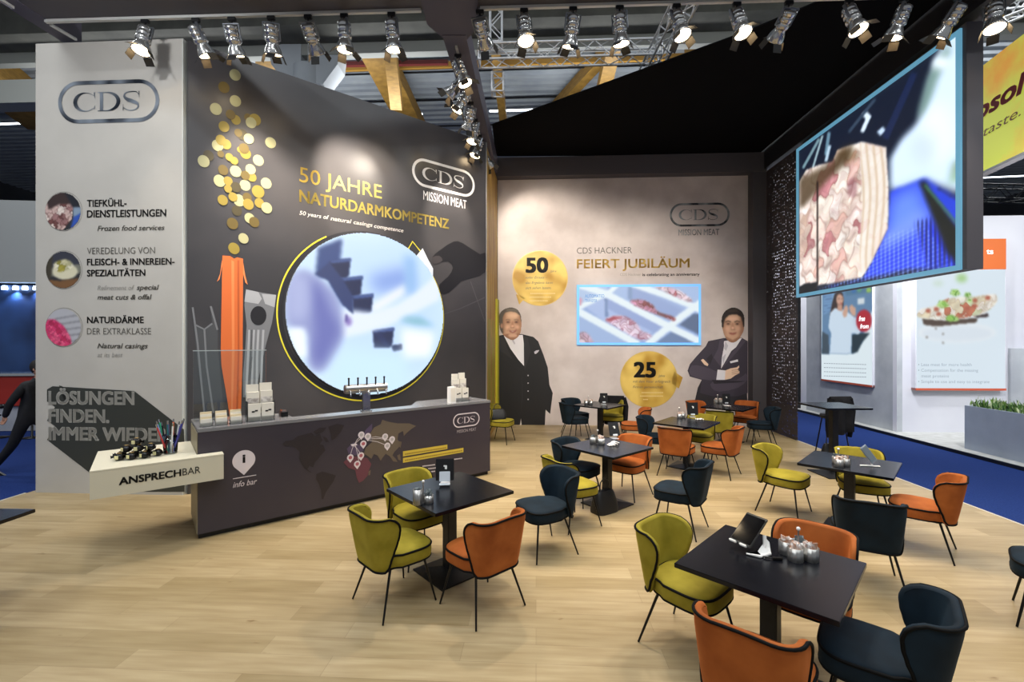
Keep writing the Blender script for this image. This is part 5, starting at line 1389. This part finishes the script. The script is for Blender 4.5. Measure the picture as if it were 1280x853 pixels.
# ================================================================ neighbouring stand on the right
M_nw = mottle(mat('neighbour_white', (212, 212, 220), .5), (208, 208, 217), (216, 216, 223), 1); M_ng = mottle(mat('neighbour_grey', (150, 154, 160), .6), (168, 172, 178), (184, 188, 192), 2.5, 6)
nx = lambda y: 8.35+.0527*y
mb = MB(); mb.prism([(nx(2)-.28, 2), (16, 2), (16, 15), (nx(15)-.28, 15)], -.035, .02); struct('floor_neighbour', mb, mottle(mat('neighbour_floor', (186, 186, 182), .5), (176, 176, 170), (196, 196, 192), 6))
mb = MB(); mb.prism([(nx(2)-.315, 2), (nx(2)-.282, 2), (nx(15)-.282, 15), (nx(15)-.315, 15)], -.035, .028); struct('trim_8', mb, mat('black_edge_strip', (12, 14, 22), .5))
PN = Plane((8.93+.13, 14.0), (8.88, 10.5)); PW = Plane((8.88, 10.5), (14.5, 10.30)); NH = 4.99
wn = struct('wall_neighbour_side', box_on(PN, 0, PN.len, .02, NH, .12), [M_ng])
ww = struct('wall_neighbour_back', box_on(PW, 0, PW.len, .02, NH, .12), [M_nw])
struct('wall_neighbour_grey', box_on(PW, PW.uz(1260, 470)[0], PW.len, .02, 1.95, -.01, .5), [M_ng])
mb = MB(); mb.box((9.0, 14.3, 2.5), (.09, .09, 5)); tag(mb.build('steel_post', M_black), 'thin black post at the far end of the neighbouring stand', 'post')
mb = MB(); mb.prism([(9.1, 15.8), (13, 15.6), (13, 15.7), (9.1, 15.9)], 0, 8.6); mb.prism([(6.6, 17), (9.1, 16.4), (9.1, 16.5), (6.6, 17.1)], 0, 8.6); struct('wall_neighbour_far', mb, M_nw)
# left light box poster
u0, z0 = PN.uz(1029.7, 473.5); u1, _ = PN.uz(1093.5, 480); zt = 3.9
z0 = .98
lbx = thing('lightbox_poster', 'glowing poster of a woman in a white blouse on the neighbouring grey wall', 'poster', PN.at((u0+u1)/2, z0))
box_on(PN, u0, u1, z0, zt, -.001, .06).build('frame', M_nw, lbx, True)
cv = Canvas(90, 150, (226, 240, 246), affine(PN, u0, u1, z0, zt, 1000, 340, 4.264))
cv.fill([(132, 60), (400, 60), (400, 200), (355, 330), (345, 380), (300, 440), (130, 440)], (96, 132, 168), .01)
cv.fill([(140, 110), (200, 100), (200, 200), (140, 230)], (120, 160, 200), .02); 
for i in range(7): cv.line([(140, 120+16*i), (185, 112+16*i)], 5, (70, 104, 150), .004)
cv.fill([(250, 90), (400, 80), (400, 110), (260, 130)], (80, 120, 150), .01); cv.ell(330, 98, 12, 14, (90, 150, 120), .005); cv.ell(380, 100, 14, 14, (150, 190, 90), .005); cv.ell(300, 105, 12, 12, (60, 110, 170), .005)
cv.fill([(320, 145), (356, 142), (356, 175), (322, 178)], (210, 220, 226), .005); cv.fill([(330, 330), (385, 330), (345, 380), (320, 430), (290, 440), (288, 340)], (30, 50, 60), .008)
cv.fill([(132, 320), (165, 340), (170, 440), (130, 440)], (60, 76, 88), .01)
cv.fill([(175, 225), (190, 150), (205, 112), (235, 108), (245, 150), (240, 200), (200, 220), (180, 240)], (52, 38, 34), .005, sm=3)
cv.fill([(165, 300), (175, 220), (200, 195), (240, 205), (265, 215), (300, 240), (335, 320), (325, 335), (290, 330), (285, 440), (172, 440), (180, 330)], (206, 224, 240), .006)
cv.fill([(290, 260), (312, 240), (335, 320), (320, 335)], (200, 216, 234), .006)
cv.ell(226, 150, 19, 30, (206, 162, 140), .004); cv.ell(232, 172, 8, 3, (170, 70, 70), .002); cv.fill([(214, 175), (240, 178), (240, 215), (214, 205)], (196, 150, 128), .004); cv.line([(217, 146), (226, 146)], 3, (60, 40, 36), .001); cv.line([(234, 146), (243, 147)], 3, (60, 40, 36), .001)
cv.fill([(240, 225), (250, 190), (262, 178), (272, 200), (262, 240), (248, 248)], (206, 164, 142), .004); cv.fill([(275, 190), (290, 175), (312, 200), (310, 240), (292, 235), (280, 215)], (206, 164, 142), .004)
cv.ell(354, 264, 42, 60, (176, 32, 48), .004)
cv.mesh(PN, u0, u1, z0+.03, zt, .065, 'poster_picture', picmat('poster_display', .95), lbx)
P = Print(PN, .067); WT_ = mat('poster_white', (240, 240, 240), .5, emit=(240, 240, 240), es=.5)
P.text('free', (1077, 401), (1085, 402), 6, WT_, shear=.3, bold=.03, layer=1); P.text('from', (1078.5, 410), (1089.5, 411.5), 5.5, WT_, shear=.3, bold=.03, layer=1); P.build('badge_lettering', lbx); P = Print(PN, .067)
GI = mat('poster_grey_ink', (130, 140, 150), .5, emit=(120, 132, 142), es=.45)
for j in range(4):
    for k in range(18): x = 1033+k*3; P.stroke([(x, 454.5+j*5.2+(x-1033)*.03), (x+2.2, 454.5+j*5.2+(x-1033)*.03)], .016, GI, 0)
P.build('small_print', lbx)
box_on(PN, u0, u1, z0, z0+.05, -.001, .072).build('colour_strip', mat('red_orange_strip', (200, 90, 60), .5), lbx, True)
# right light box poster
u0, z0 = PW.uz(1139, 487.5); u1, z1 = PW.uz(1250.5, 300)
rb = thing('lightbox_poster', 'large glowing poster of a topped flatbread on the neighbouring white wall', 'poster', PW.at((u0+u1)/2, z0))
box_on(PW, u0, u1, z0, z1, -.001, .12).build('frame', M_nw, rb, True)
cv = Canvas(130, 150, (222, 236, 246), affine(PW, u0, u1, z0, PW.uz(1200, 339)[1], 1000, 340, 4.264))
cv.ell(810, 330, 210, 55, (232, 240, 246), .02); cv.ell(810, 335, 190, 40, (214, 226, 238), .02, .6); cv.ell(835, 40, 30, 22, (150, 200, 110), .03, .8); cv.ell(710, 68, 30, 12, (190, 215, 180), .03, .6)
cv.fill([(625, 255), (740, 265), (840, 258), (918, 252), (915, 276), (820, 285), (700, 298), (632, 288)], (74, 56, 44), .004); cv.fill([(900, 240), (975, 228), (980, 246), (920, 252)], (50, 34, 34), .004)
mt = cv.mask([(597, 235), (620, 205), (690, 190), (760, 150), (840, 140), (900, 140), (1010, 125), (1025, 160), (1000, 195), (955, 225), (880, 248), (740, 262), (620, 252)], .004, 3)
cv.cells(mt, [(232, 228, 214), (222, 210, 180), (236, 236, 226), (186, 110, 80), (236, 230, 220), (200, 206, 170)], 130, .25, dark=(150, 110, 80), seed=9)
for x, y in ((700, 205), (656, 215), (712, 232), (865, 200), (905, 190), (975, 145), (860, 238), (905, 160)): cv.ell(x, y, 14, 11, (176, 92, 66), .004)
for x, y, r in ((800, 118, 26), (868, 130, 18), (735, 180, 30), (775, 255, 26), (880, 160, 12), (800, 258, 20)): cv.cells(cv.mask([(x+r*math.cos(a)*(1+.3*math.sin(5*a)), y+r*.7*math.sin(a)) for a in [k*.4 for k in range(16)]], .004), [(140, 190, 80), (170, 210, 120), (110, 160, 60)], 400, .1, dark=(70, 110, 40))
for x, y in ((698, 308), (650, 355), (735, 338), (735, 385)): cv.ell(x, y, 6, 4, (110, 100, 90), .002)
cv.mesh(PW, u0+.02, u1-.02, z0+.05, PW.uz(1200, 339)[1], .124, 'poster_picture', picmat('poster_display', .95), rb)
P = Print(PW, .126)
for s, y, x1 in (('• Less meat for more health', 457.5, 1208), ('• Compensation for the missing', 464.5, 1216), ('   meat proteins', 471.5, 1180), ('• Simple to use and easy to integrate', 478.5, 1230)):
    P.text(s, (1142 if s[0] == '•' else 1146, y), (x1, y), 3.6, GI, layer=0)
P.build('lettering', rb)
box_on(PW, u0, u1, z0, z0+.05, -.001, .132).build('colour_strip', mat('red_orange_strip', (200, 90, 60)), rb, True)
hb_ = box_on(PW, u0, u1, PW.uz(1200, 338)[1], z1, -.001, .128).build('header_band', mat('orange_header', (206, 104, 48), .5, emit=(206, 104, 48), es=.15), rb, True)
P = Print(PW, .131); P.text('ts', (1226, 319), (1234.5, 319), 6.5, WT_, bold=.03, layer=0); P.build('header_lettering', rb)
# planter
PP = Plane((8.82, 8.87), (8.62, 6.0))
pl_ = thing('planter', 'long grey planter box of green plants on the neighbouring stand', 'planter', PP.at(1.4, .02))
mb = MB(); hh = .86
box_on(PP, 0, 2.8, .021, hh, .04, 0, mb); box_on(PP, 0, 2.8, .021, hh, .55, -.51, mb); box_on(PP, 0, .04, .021, hh, .51, -.04, mb); box_on(PP, 2.76, 2.8, .021, hh, .51, -.04, mb); box_on(PP, .04, 2.76, .05, hh-.08, .51, -.04, mb)
mb.build('box', mottle(mat('planter_grey', (128, 138, 154), .5), (150, 160, 176), (158, 168, 184), 3), pl_, True)
g = random.Random(5); mb = MB()
for i in range(1700):
    u = g.uniform(.03, 2.77); s = g.uniform(.03, .53); h = g.uniform(.03, .17)*(1 if g.random() < .85 else 1.5); z = hh-.06+g.uniform(0, .06)
    b = PP.at(u, z, -s); a = g.uniform(0, 2*PI); w = g.uniform(.006, .02); ln = Vector((math.cos(a), math.sin(a), 0))*g.uniform(.01, .07); sd = Vector((-math.sin(a), math.cos(a), 0))*w
    mid = b+ln*.5+Vector((0, 0, h*.7)); tp_ = b+ln+Vector((0, 0, h))
    mb.add([b, mid-sd, tp_, mid+sd], [(0, 1, 2, 3)], g.choice((0, 0, 1, 2, 3)))
f_ = mb.build('foliage', [mat('leaf_green', (70, 112, 40), .6), mat('leaf_light', (112, 146, 64), .6), mat('leaf_dark', (44, 80, 34), .6), mat('leaf_pale', (180, 190, 150), .6)], pl_, True); f_['kind'] = 'stuff'

# yellow banner
b0 = Vector((9.6, 9.2)); b1 = Vector((8.9, 6.4))
PY = Plane(b0, b1)
def yb(px, py): return PY.uz(px, py)
# a horizontal banner seen obliquely from below
zlo, zhi = yb(1226, 216)[1], yb(1226, 84)[1]
ba = thing('hanging_banner', 'yellow orange backlit banner with dark red lettering at the upper right', 'banner', PY.at(1.0, zlo))
M_ban = mat('banner_print', (230, 200, 60), .5)
mottle(M_ban, (228, 160, 62), (202, 210, 84), .8, 5, lo=.30, hi=.50)
_b = bsdf(M_ban); _src = [l for l in M_ban.node_tree.links if l.to_socket == _b.inputs['Base Color']][0].from_socket
L(M_ban, _src, _b.inputs['Emission Color']); _b.inputs['Emission Strength'].default_value = .55
box_on(PY, -.5, PY.len+1.0, zlo, zhi, .12, 0).build('banner_panel', M_ban, ba, True)
mb = box_on(PY, -.5, PY.len+1.0, zlo-.05, zlo, .14, .02); mb.build('bottom_rail', M_alu, ba, True)
P = Print(PY, .01); MRD = mat('banner_red_ink', (158, 34, 46), .5); MBR = mat('banner_brown_ink', (126, 78, 40), .5)
P.text('osol', (1220, 147), (1284, 118), 26*.8, MRD, bold=.03, shear=.25)
P.build('red_word', ba); P = Print(PY, .01)
P.text('e taste.', (1215, 176), (1277, 148), 13*.8, MBR, shear=.25)
P.build('lettering', ba)

# ================================================================ hall: roof, beams, column, lamps
HZ = 12.0
M_deck = mottle(mat('roof_deck', (146, 152, 158), .6), (138, 145, 152), (154, 160, 164), 1.2, 2); M_conc = mottle(mat('concrete', (84, 84, 78), .8), (76, 76, 70), (94, 94, 86), 1.5, 5); M_pale = mat('pale_beam', (150, 152, 146), .7)
mb = MB(); y = 4.0; prof = []
while y < 44: prof += [(y, HZ), (y+.19, HZ), (y+.22, HZ+.14), (y+.37, HZ+.14)]; y += .41
vs = []; 
for yy, zz in prof: vs += [(-32, yy+.0527*32, zz), (34, yy-.0527*34, zz)]
mb.add(vs, [(2*i, 2*i+1, 2*i+3, 2*i+2) for i in range(len(prof)-1)])
struct('ceiling', mb, M_deck)
def beam(p0, p1, w, h, name, m, label, cat='beam', group=None):
    a, b = Vector(p0), Vector(p1); d = (b-a).normalized(); s = d.cross(Vector((0, 0, 1))); 
    if s.length < .01: s = Vector((1, 0, 0))
    s.normalize(); t = s.cross(d).normalized(); mb = MB(); vs = []
    for e in (a, b):
        for x, y in ((-1, -1), (1, -1), (1, 1), (-1, 1)): vs.append(e+s*x*w/2+t*y*h/2)
    mb.add(vs, [(3, 2, 1, 0), (4, 5, 6, 7), (0, 1, 5, 4), (1, 2, 6, 5), (2, 3, 7, 6), (3, 0, 4, 7)])
    return tag(mb.build(name, m), label, cat, group)
def at(px, py, y): return Vector(((px-CX)/F*y, y, EYE+(HY-py)/F*y))
beam((-20, 13.9, 11.52), (18, 12.2, 11.52), .8, .9, 'concrete_beam', M_conc, 'dark concrete roof beam across the hall above the stand')
beam((-20, 14.45, 10.93), (18, 12.75, 10.93), .25, .36, 'crane_rail', M_pale, 'pale horizontal rail under the concrete roof beam', 'rail')
beam((-20, 13.3, 9.15), (-9.2, 13.0, 9.25), .5, .65, 'ventilation_duct', M_pale, 'pale grey duct above the left edge of the grey wall', 'duct')
M_glu = mottle(mat('glulam_timber', (120, 90, 34), .6), (108, 80, 27), (132, 100, 40), 4, 4, stretch=(1, 1, 6)); GG = 'yellow timber roof struts'
beam(at(463, 50, 14.7), at(520, 165, 19), .95, .5, 'timber_strut', M_glu, 'wide yellow timber strut sloping down right above the dark wall', 'strut', GG)
beam(at(487, 54, 14.2), at(496, 135, 15.6), .38, .4, 'timber_strut', M_glu, 'narrow upright yellow timber strut above the lettering wall', 'strut', GG)
beam(at(763, 60, 15), at(685, 145, 19), .34, .4, 'timber_strut', M_glu, 'slanting yellow timber strut behind the horizontal truss', 'strut', GG)
beam(at(768, 52, 14.4), at(748, 140, 17), .45, .4, 'timber_strut', M_glu, 'steep yellow timber strut right of the slanting one', 'strut', GG)
beam(at(618, 50, 14.6), at(632, 175, 19.5), .28, .4, 'timber_strut', M_glu, 'thin yellow timber strut right of the central beam', 'strut', GG)
beam(at(945, 44, 14.1), at(860, 78, 15.3), .8, .6, 'timber_strut', M_glu, 'yellow timber strut disappearing behind the canopy tip', 'strut', GG)
beam(at(345, 55, 14.2), at(352, 110, 15.5), 1.3, .4, 'timber_strut', M_glu, 'broad yellow timber block left of the white column', 'strut', GG)
beam(at(-40, 70, 15), at(60, 150, 19), 1.3, 1.0, 'timber_strut', M_glu, 'dark yellow timber strut at the far left edge', 'strut', GG)
beam(at(415, 86, 16.1), at(1000, 66, 15.1), .10, .20, 'sprinkler_pipe', mat('yellow_pipe', (150, 112, 44), .5), 'long yellow brown pipe under the roof deck', 'pipe')
beam(at(400, 81, 15.7), at(560, 78, 15.4), .12, .14, 'sprinkler_pipe', mat('red_pipe', (92, 34, 30), .5), 'dark red sprinkler pipe above the dark wall', 'pipe')
for i, (a, b, z) in enumerate((((-60, 99), (30, 95), 15), ((-60, 101), (30, 107), 14.5))):
    pass
# conduits crossing the roof deck
for k, yy in enumerate((16.3, 18.2, 20.4, 22.8)):
    beam((-12, yy+.6, 11.85), (14, yy-.75, 11.85), .05, .05, 'conduit', M_black, ('first', 'second', 'third', 'fourth')[k]+' thin black conduit along the roof deck counted from the front', 'conduit', 'roof conduits')
# round column with capital
cl = thing('hall_column', 'round white hall column with a flared bracket head behind the dark wall', 'column', (-6.25, 14.0, -.036))
mb = MB().lathe([(.46, 0), (.46, 10.5)], 32); mb.build('shaft', mottle(mat('column_paint', (176, 182, 186), .6), (170, 176, 181), (182, 188, 192), 1), cl)
mb = MB()
for sx in (-1, 1):
    mb.add([(sx*.1, -.30, 10.0), (sx*.55, -.30, 9.9), (sx*1.0, -.30, 10.5), (sx*1.05, -.30, 10.9), (sx*.55, -.30, 11.2), (sx*.5, -.30, 11.9), (sx*.1, -.30, 11.9),
            (sx*.1, .30, 10.0), (sx*.55, .30, 9.9), (sx*1.0, .30, 10.5), (sx*1.05, .30, 10.9), (sx*.55, .30, 11.2), (sx*.5, .30, 11.9), (sx*.1, .30, 11.9)],
           [tuple(range(7)), tuple(range(7, 14))[::-1]]+[(i, (i+1) % 7, (i+1) % 7+7, i+7) for i in range(7)])
mb.build('capital', MATS['column_paint'], cl)
# linear lamps of the hall
M_tube = mat('lit_tube', (255, 255, 255), .3, emit=(235, 245, 255), es=6)
def tube_lamp(p0, p1, lab, lit=True):
    a, b = Vector(p0), Vector(p1); t = thing('linear_lamp', lab, 'lamp', (a+b)/2, 0, 'linear hall lamps')
    d = (b-a).normalized(); n = Vector((-d.y, d.x, 0))
    def q(z0, z1, w): return MB().prism([tuple((e+n*s*w)[:2]) for e, s in ((a, -1), (b, -1), (b, 1), (a, 1))], a.z+z0, a.z+z1)
    q(0, .06, .06).build('housing', M_alu, t, True); q(-.035, -.002, .045).build('tube', M_tube, t, True)
tube_lamp(at(488, 142, 18.6), at(528, 141, 18.6), 'short linear lamp under the roof above the dark wall')
tube_lamp(at(612, 138.5, 18.6), at(710, 136, 18.4), 'linear lamp under the roof right of the central beam')
tube_lamp(at(-90, 158, 20), at(60, 155, 19.6), 'linear lamp at the far left edge above the exhibition hall')
tube_lamp(at(1225, 222, 24), at(1320, 222, 23.5), 'linear lamp below the yellow banner at the right edge')
# ceiling area fixtures further along the hall (real lamps that light the room)
for i, (x, y) in enumerate(((-9, 1.5), (0, 1.5), (9, 1.5), (-9, -3), (0, -3), (9, -3), (12, 8), (18, 14), (-12, 9), (-14, 16), (0, 24), (9, 22), (-9, 24))):
    ld = bpy.data.lights.new('hall_lamp', 'AREA'); ld.shape = 'RECTANGLE'; ld.size = 5; ld.size_y = .5; ld.energy = 330; ld.color = (.93, .97, 1)
    lo = bpy.data.objects.new('hall_lamp', ld); COL.objects.link(lo); lo.location = (x, y, 11.2)

for x, y in ((-10, 3), (0, 3), (10, 3), (-12, 16), (-5, 15), (3, 15), (14, 17)):  # upward fill lights without fixtures, added only to brighten the roof deck
    ld = bpy.data.lights.new('added_roof_fill', 'AREA'); ld.shape = 'RECTANGLE'; ld.size = 6; ld.size_y = .5; ld.energy = 420 if y < 14.5 or abs(x) > 6 else 240; ld.color = (.96, .98, 1)
    lo = bpy.data.objects.new('added_roof_fill', ld); COL.objects.link(lo); lo.location = (x, y, 8.6 if y < 10 else 9.4); lo.rotation_euler = (PI, 0, 0)
for (x, y, z), (tx, ty, tz), W in (((-4.6, 3.2, 6.2), (-5.2, 6.2, 5.2), 230), ((-2.6, 2.4, 6.2), (-2.2, 5.6, .9), 160), ((7.4, 6.5, 5.2), (10.6, 10.4, 2.2), 420), ((7.2, 9.0, 5.4), (9.0, 12.5, 2.0), 900), ((11.5, 7.0, 5.5), (12.5, 10.3, 2.6), 300), ((9.5, 13.2, 5.4), (9.5, 15.9, 3.0), 300), ((7.2, 13.2, 5.4), (8.0, 16.6, 3.0), 300), ((7.3, 6.0, 5.6), (9.2, 7.6, .3), 500)):  # unseen fill spots added to brighten the grey wall, counter and neighbouring stand
    d = Vector((tx-x, ty-y, tz-z)).normalized(); ld = bpy.data.lights.new('added_fill_spot', 'SPOT'); ld.energy = W; ld.spot_size = 1.9; ld.spot_blend = .8; ld.color = (.95, .97, 1); ld.shadow_soft_size = .2
    lo = bpy.data.objects.new('added_fill_spot', ld); COL.objects.link(lo); lo.location = (x, y, z); lo.rotation_euler = d.to_track_quat('-Z', 'Y').to_euler()

# far hall surroundings
M_hall = mottle(mat('far_hall_wall', (74, 76, 78), .8), (66, 68, 70), (84, 86, 88), .4, 3)
mb = MB().box((0, 43, 6), (66, .3, 12.2)); mb.box((-31.8, 20, 6), (.3, 48, 12.2)); mb.box((33.8, 20, 6), (.3, 48, 12.2)); struct('wall_hall', mb, M_hall)
beam((-34+3, 30, 9.6), (-14, 29.5, 9.6), .8, 1.4, 'hall_gallery', mat('dark_gallery', (40, 42, 44), .7), 'dark gallery band in the far hall at the left edge', 'gallery')
for k, (z, y) in enumerate(((8.9, 24), (8.2, 26))):
    truss((-30, y, z), (-12, y-.3, z), .5, 'aluminium_truss', ('upper', 'lower')[k]+' black truss in the far hall at the left edge', m=M_blackm, r=.03)
# left neighbour booth: white fascia, navy panels, red counter
PQ = Plane((-17.5, 12.2), (-9.5, 12.9))
mb = box_on(PQ, 0, PQ.len, 3.75, 6.0, .3); bt_ = struct('wall_left_fascia', mb, mat('fascia_white', (160, 162, 160), .6))
M_navy = mottle(mat('navy_panel', (34, 52, 90), .4), (22, 34, 62), (48, 76, 124), .8, 2)
mb = box_on(PQ, 0, PQ.len, 0, 3.7, .3, -.6); nv = struct('wall_left_navy', mb, M_navy)
PQ2 = Plane(tuple(PQ.at(0, 0, -.55))[:2], tuple(PQ.at(PQ.len, 0, -.55))[:2])
P = Print(PQ2, .06)
LG = mat('lit_sign_white', (230, 230, 240), .5, emit=(220, 225, 245), es=1.5); LP = mat('lit_sign_pink', (190, 80, 170), .5, emit=(190, 70, 180), es=1.2)
P.poly([(0, 388), (9, 389), (5, 396), (2, 405), (0, 405)], LG, 0); P.poly([(34, 412), (45, 409), (45, 420), (36, 423)], LP, 0); P.stroke([(37, 416), (44, 415)], .05, LG, 1); P.stroke([(38, 419.5), (43, 419)], .05, LG, 1); P.poly([(42, 388), (46, 388), (46, 391), (42, 391)], LG, 0)
P.build('glowing_sign', nv)
for i, px in enumerate((8, 20, 34, 46, -6)):
    u, z = PQ.uz(px, 352)
    m = MB().lathe([(.0, -.02), (.06, -.02), (.065, .03), (.05, .09), (.0, .10)], 16)
    o = tag(m.build('downlight', mat('lit_blue_lamp', (200, 225, 255), .3, emit=(190, 220, 255), es=9)), ('second', 'third', 'fourth', 'fifth', 'first')[i]+' small blue white lamp from the left under the white fascia', 'lamp', 'lamps under the white fascia'); o.location = PQ.at(u, 3.58, -.25)
    if i in (0, 2):
        ld = bpy.data.lights.new('blue_glow', 'SPOT'); ld.energy = 90; ld.color = (.5, .7, 1); ld.spot_size = 2.0; ld.shadow_soft_size = .1
        lo = bpy.data.objects.new('blue_glow', ld); COL.objects.link(lo); lo.location = PQ.at(u, 3.5, -.25)
rc = thing('red_counter', 'red orange display counter with white base at the left neighbouring stand', 'counter', (-12.6, 11.0, -.036), .08)
MB().box((0, 0, .97), (5.2, .6, .70), 0).build('front_panel', mat('red_panel', (168, 44, 30), .5), rc); MB().box((0, 0, 1.36), (5.3, .7, .06)).build('top', M_chrome, rc); MB().box((0, .05, .30), (5.1, .5, .58)).build('base', mat('booth_base_white', (190, 192, 196), .5), rc)
for i in range(3):
    m = MB().lathe([(.0, 0), (.17, 0), (.17, .02), (.02, .03), (.02, .66), (.0, .66)], 16); m.lathe([(.0, .66), (.16, .66), (.17, .70), (.15, .74), (.0, .74)], 20)
    tag(m.build('bar_stool', M_black), ('black bar stool before the red counter, nearest the photo edge', 'second black bar stool before the red counter', 'black bar stool before the red counter hidden by the walker')[i], 'stool', 'stools at the red counter').location = (-11.4+i*.75, 10.1, -.036)

# ================================================================ walking person
pr = thing('person', 'person in a dark suit walking away pulling a suitcase at the left edge', 'person', (-7.75, 7.35, -.036), 0)
def skin(name, verts, edges, radii, m, parent, sub=1, root=0):
    me = bpy.data.meshes.new(name); me.from_pydata(verts, edges, []); o = bpy.data.objects.new(name, me); COL.objects.link(o); o.parent = parent
    me.materials.append(m)
    sk = o.modifiers.new('skin', 'SKIN'); sk.use_smooth_shade = True
    for i, r in enumerate(radii): me.skin_vertices[0].data[i].radius = r if isinstance(r, tuple) else (r, r)
    me.skin_vertices[0].data[root].use_root = True
    s = o.modifiers.new('sub', 'SUBSURF'); s.levels = sub; s.render_levels = sub
    return o
# walks towards +X, leaning forward; pulls a case behind at -X
SUI = mottle(mat('dark_suit', (16, 16, 19), .8), (12, 12, 15), (26, 26, 30), 6, 3, .2)
V = [(0, 0, .95), (.03, 0, 1.15), (.07, 0, 1.38), (.09, 0, 1.50), (.11, 0, 1.58),           # pelvis, waist, chest, neck base, neck
     (-.02, -.10, .90), (-.20, -.10, .50), (-.50, -.09, .14),                               # trailing leg
     (.02, .10, .90), (.28, .10, .52), (.36, .10, .10),                                     # leading leg
     (.07, -.19, 1.43), (-.10, -.24, 1.16), (-.22, -.20, .94),                              # arm pulling the case
     (.07, .19, 1.43), (.10, .25, 1.16), (.28, .22, .98)]
Ed = [(0, 1), (1, 2), (2, 3), (3, 4), (0, 5), (5, 6), (6, 7), (0, 8), (8, 9), (9, 10), (2, 11), (11, 12), (12, 13), (2, 14), (14, 15), (15, 16)]
Ra = [(.15, .13), (.14, .12), (.17, .13), .08, .06, .11, .075, .05, .11, .075, .05, .075, .055, .042, .075, .055, .042]
body = skin('suit', V, Ed, Ra, SUI, pr)
hd = MB().ball((.13, 0, 1.70), .105, sc=(1.0, .85, 1.2)); hd.ball((.235, 0, 1.69), .018); hd.tube([(.105, 0, 1.52), (.12, 0, 1.62)], [.055, .055], 12)
for s in (-1, 1): hd.ball((.12, s*.088, 1.69), .022, sc=(.7, .5, 1.2))
hd.build('head', mat('skin', (176, 130, 106), .6), pr)
hr = MB().ball((.105, 0, 1.73), .115, sc=(1.0, .90, 1.08)); hr.build('hair', mat('dark_hair', (24, 20, 18), .7), pr)
for nm, hp, dr in (('hand', Vector((-.215, -.20, .955)), Vector((-.25, .03, -1)).normalized()), ('hand', Vector((.27, .22, .99)), Vector((.5, 0, -.8)).normalized())):
    m = MB(); Tq = Matrix.Translation(hp) @ dr.to_track_quat('Z', 'Y').to_matrix().to_4x4()
    m.ball((0, 0, .035), .042, M=Tq, sc=(.45, 1, 1.1))
    for i, L_ in enumerate((.065, .075, .07, .055)): y = -.030+.02*i; m.tube([(0, y, .065), (.012, y, .065+L_*.6), (.035, y, .065+L_*.75)], [.010, .009, .007], 7, M=Tq)
    m.tube([(0, -.035, .02), (.02, -.060, .05), (.035, -.055, .075)], [.012, .010, .008], 7, M=Tq); m.build(nm, MATS['skin'], pr)
for hp, a in (((-.52, -.09, .0), -.5), ((.40, .10, .0), 0)):
    T = Matrix.Translation((hp[0], hp[1], .0)) @ Matrix.Rotation(-a, 4, 'Y')
    m = MB().bbox((.06, 0, .055 if a == 0 else .05), (.27, .095, .085), .03, 0, T); m.bbox((.06, 0, .012), (.28, .10, .02), .006, 0, T) if a == 0 else None
    m.build('shoe', mat('black_shoe', (10, 10, 10), .3), pr)
sc_ = thing('suitcase', 'black trolley suitcase pulled behind the walking person at the left edge', 'suitcase', (-8.75, 7.15, -.036), 0)
T = Matrix.Rotation(.55, 4, 'Y')
m = MB().bbox((0, 0, .36), (.24, .40, .56), .03, 0, T); m.build('case_body', M_black, sc_)
for s in (-1, 1): MB().tube([(0, s*.12, .62), (0, s*.10, 1.13)], .008, 6, M=T).build('handle_bar', M_alu, sc_)
MB().tube([(0, -.11, 1.13), (0, .11, 1.13)], .014, 8, M=T).build('handle_grip', M_black, sc_)
for s in (-1, 1): MB().tube([(-.0, s*.17-.015, .04), (0, s*.17+.015, .04)], .04, 12).build('wheel', M_black, sc_)

# ================================================================ world, camera, view
w = bpy.data.worlds.new('hall_light'); SC.world = w; w.use_nodes = True
w.node_tree.nodes['Background'].inputs[0].default_value = (.86, .92, 1, 1); w.node_tree.nodes['Background'].inputs[1].default_value = .34
cam = bpy.data.cameras.new('camera'); cam.lens = 16.0; cam.sensor_width = 36; cam.shift_y = 1.5/1280; cam.clip_end = 200
co = bpy.data.objects.new('camera', cam); COL.objects.link(co); co.location = (0, 0, EYE); co.rotation_euler = (PI/2, 0, 0); SC.camera = co
SC.view_settings.view_transform = 'Standard'; SC.view_settings.look = 'None'; SC.view_settings.gamma = 1; SC.view_settings.use_curve_mapping = False
SC.view_settings.exposure = -.08
for o in list(SC.objects):
    if o.type == 'MESH' and not o.parent and 'label' not in o and 'kind' not in o: print('UNTAGGED', o.name)
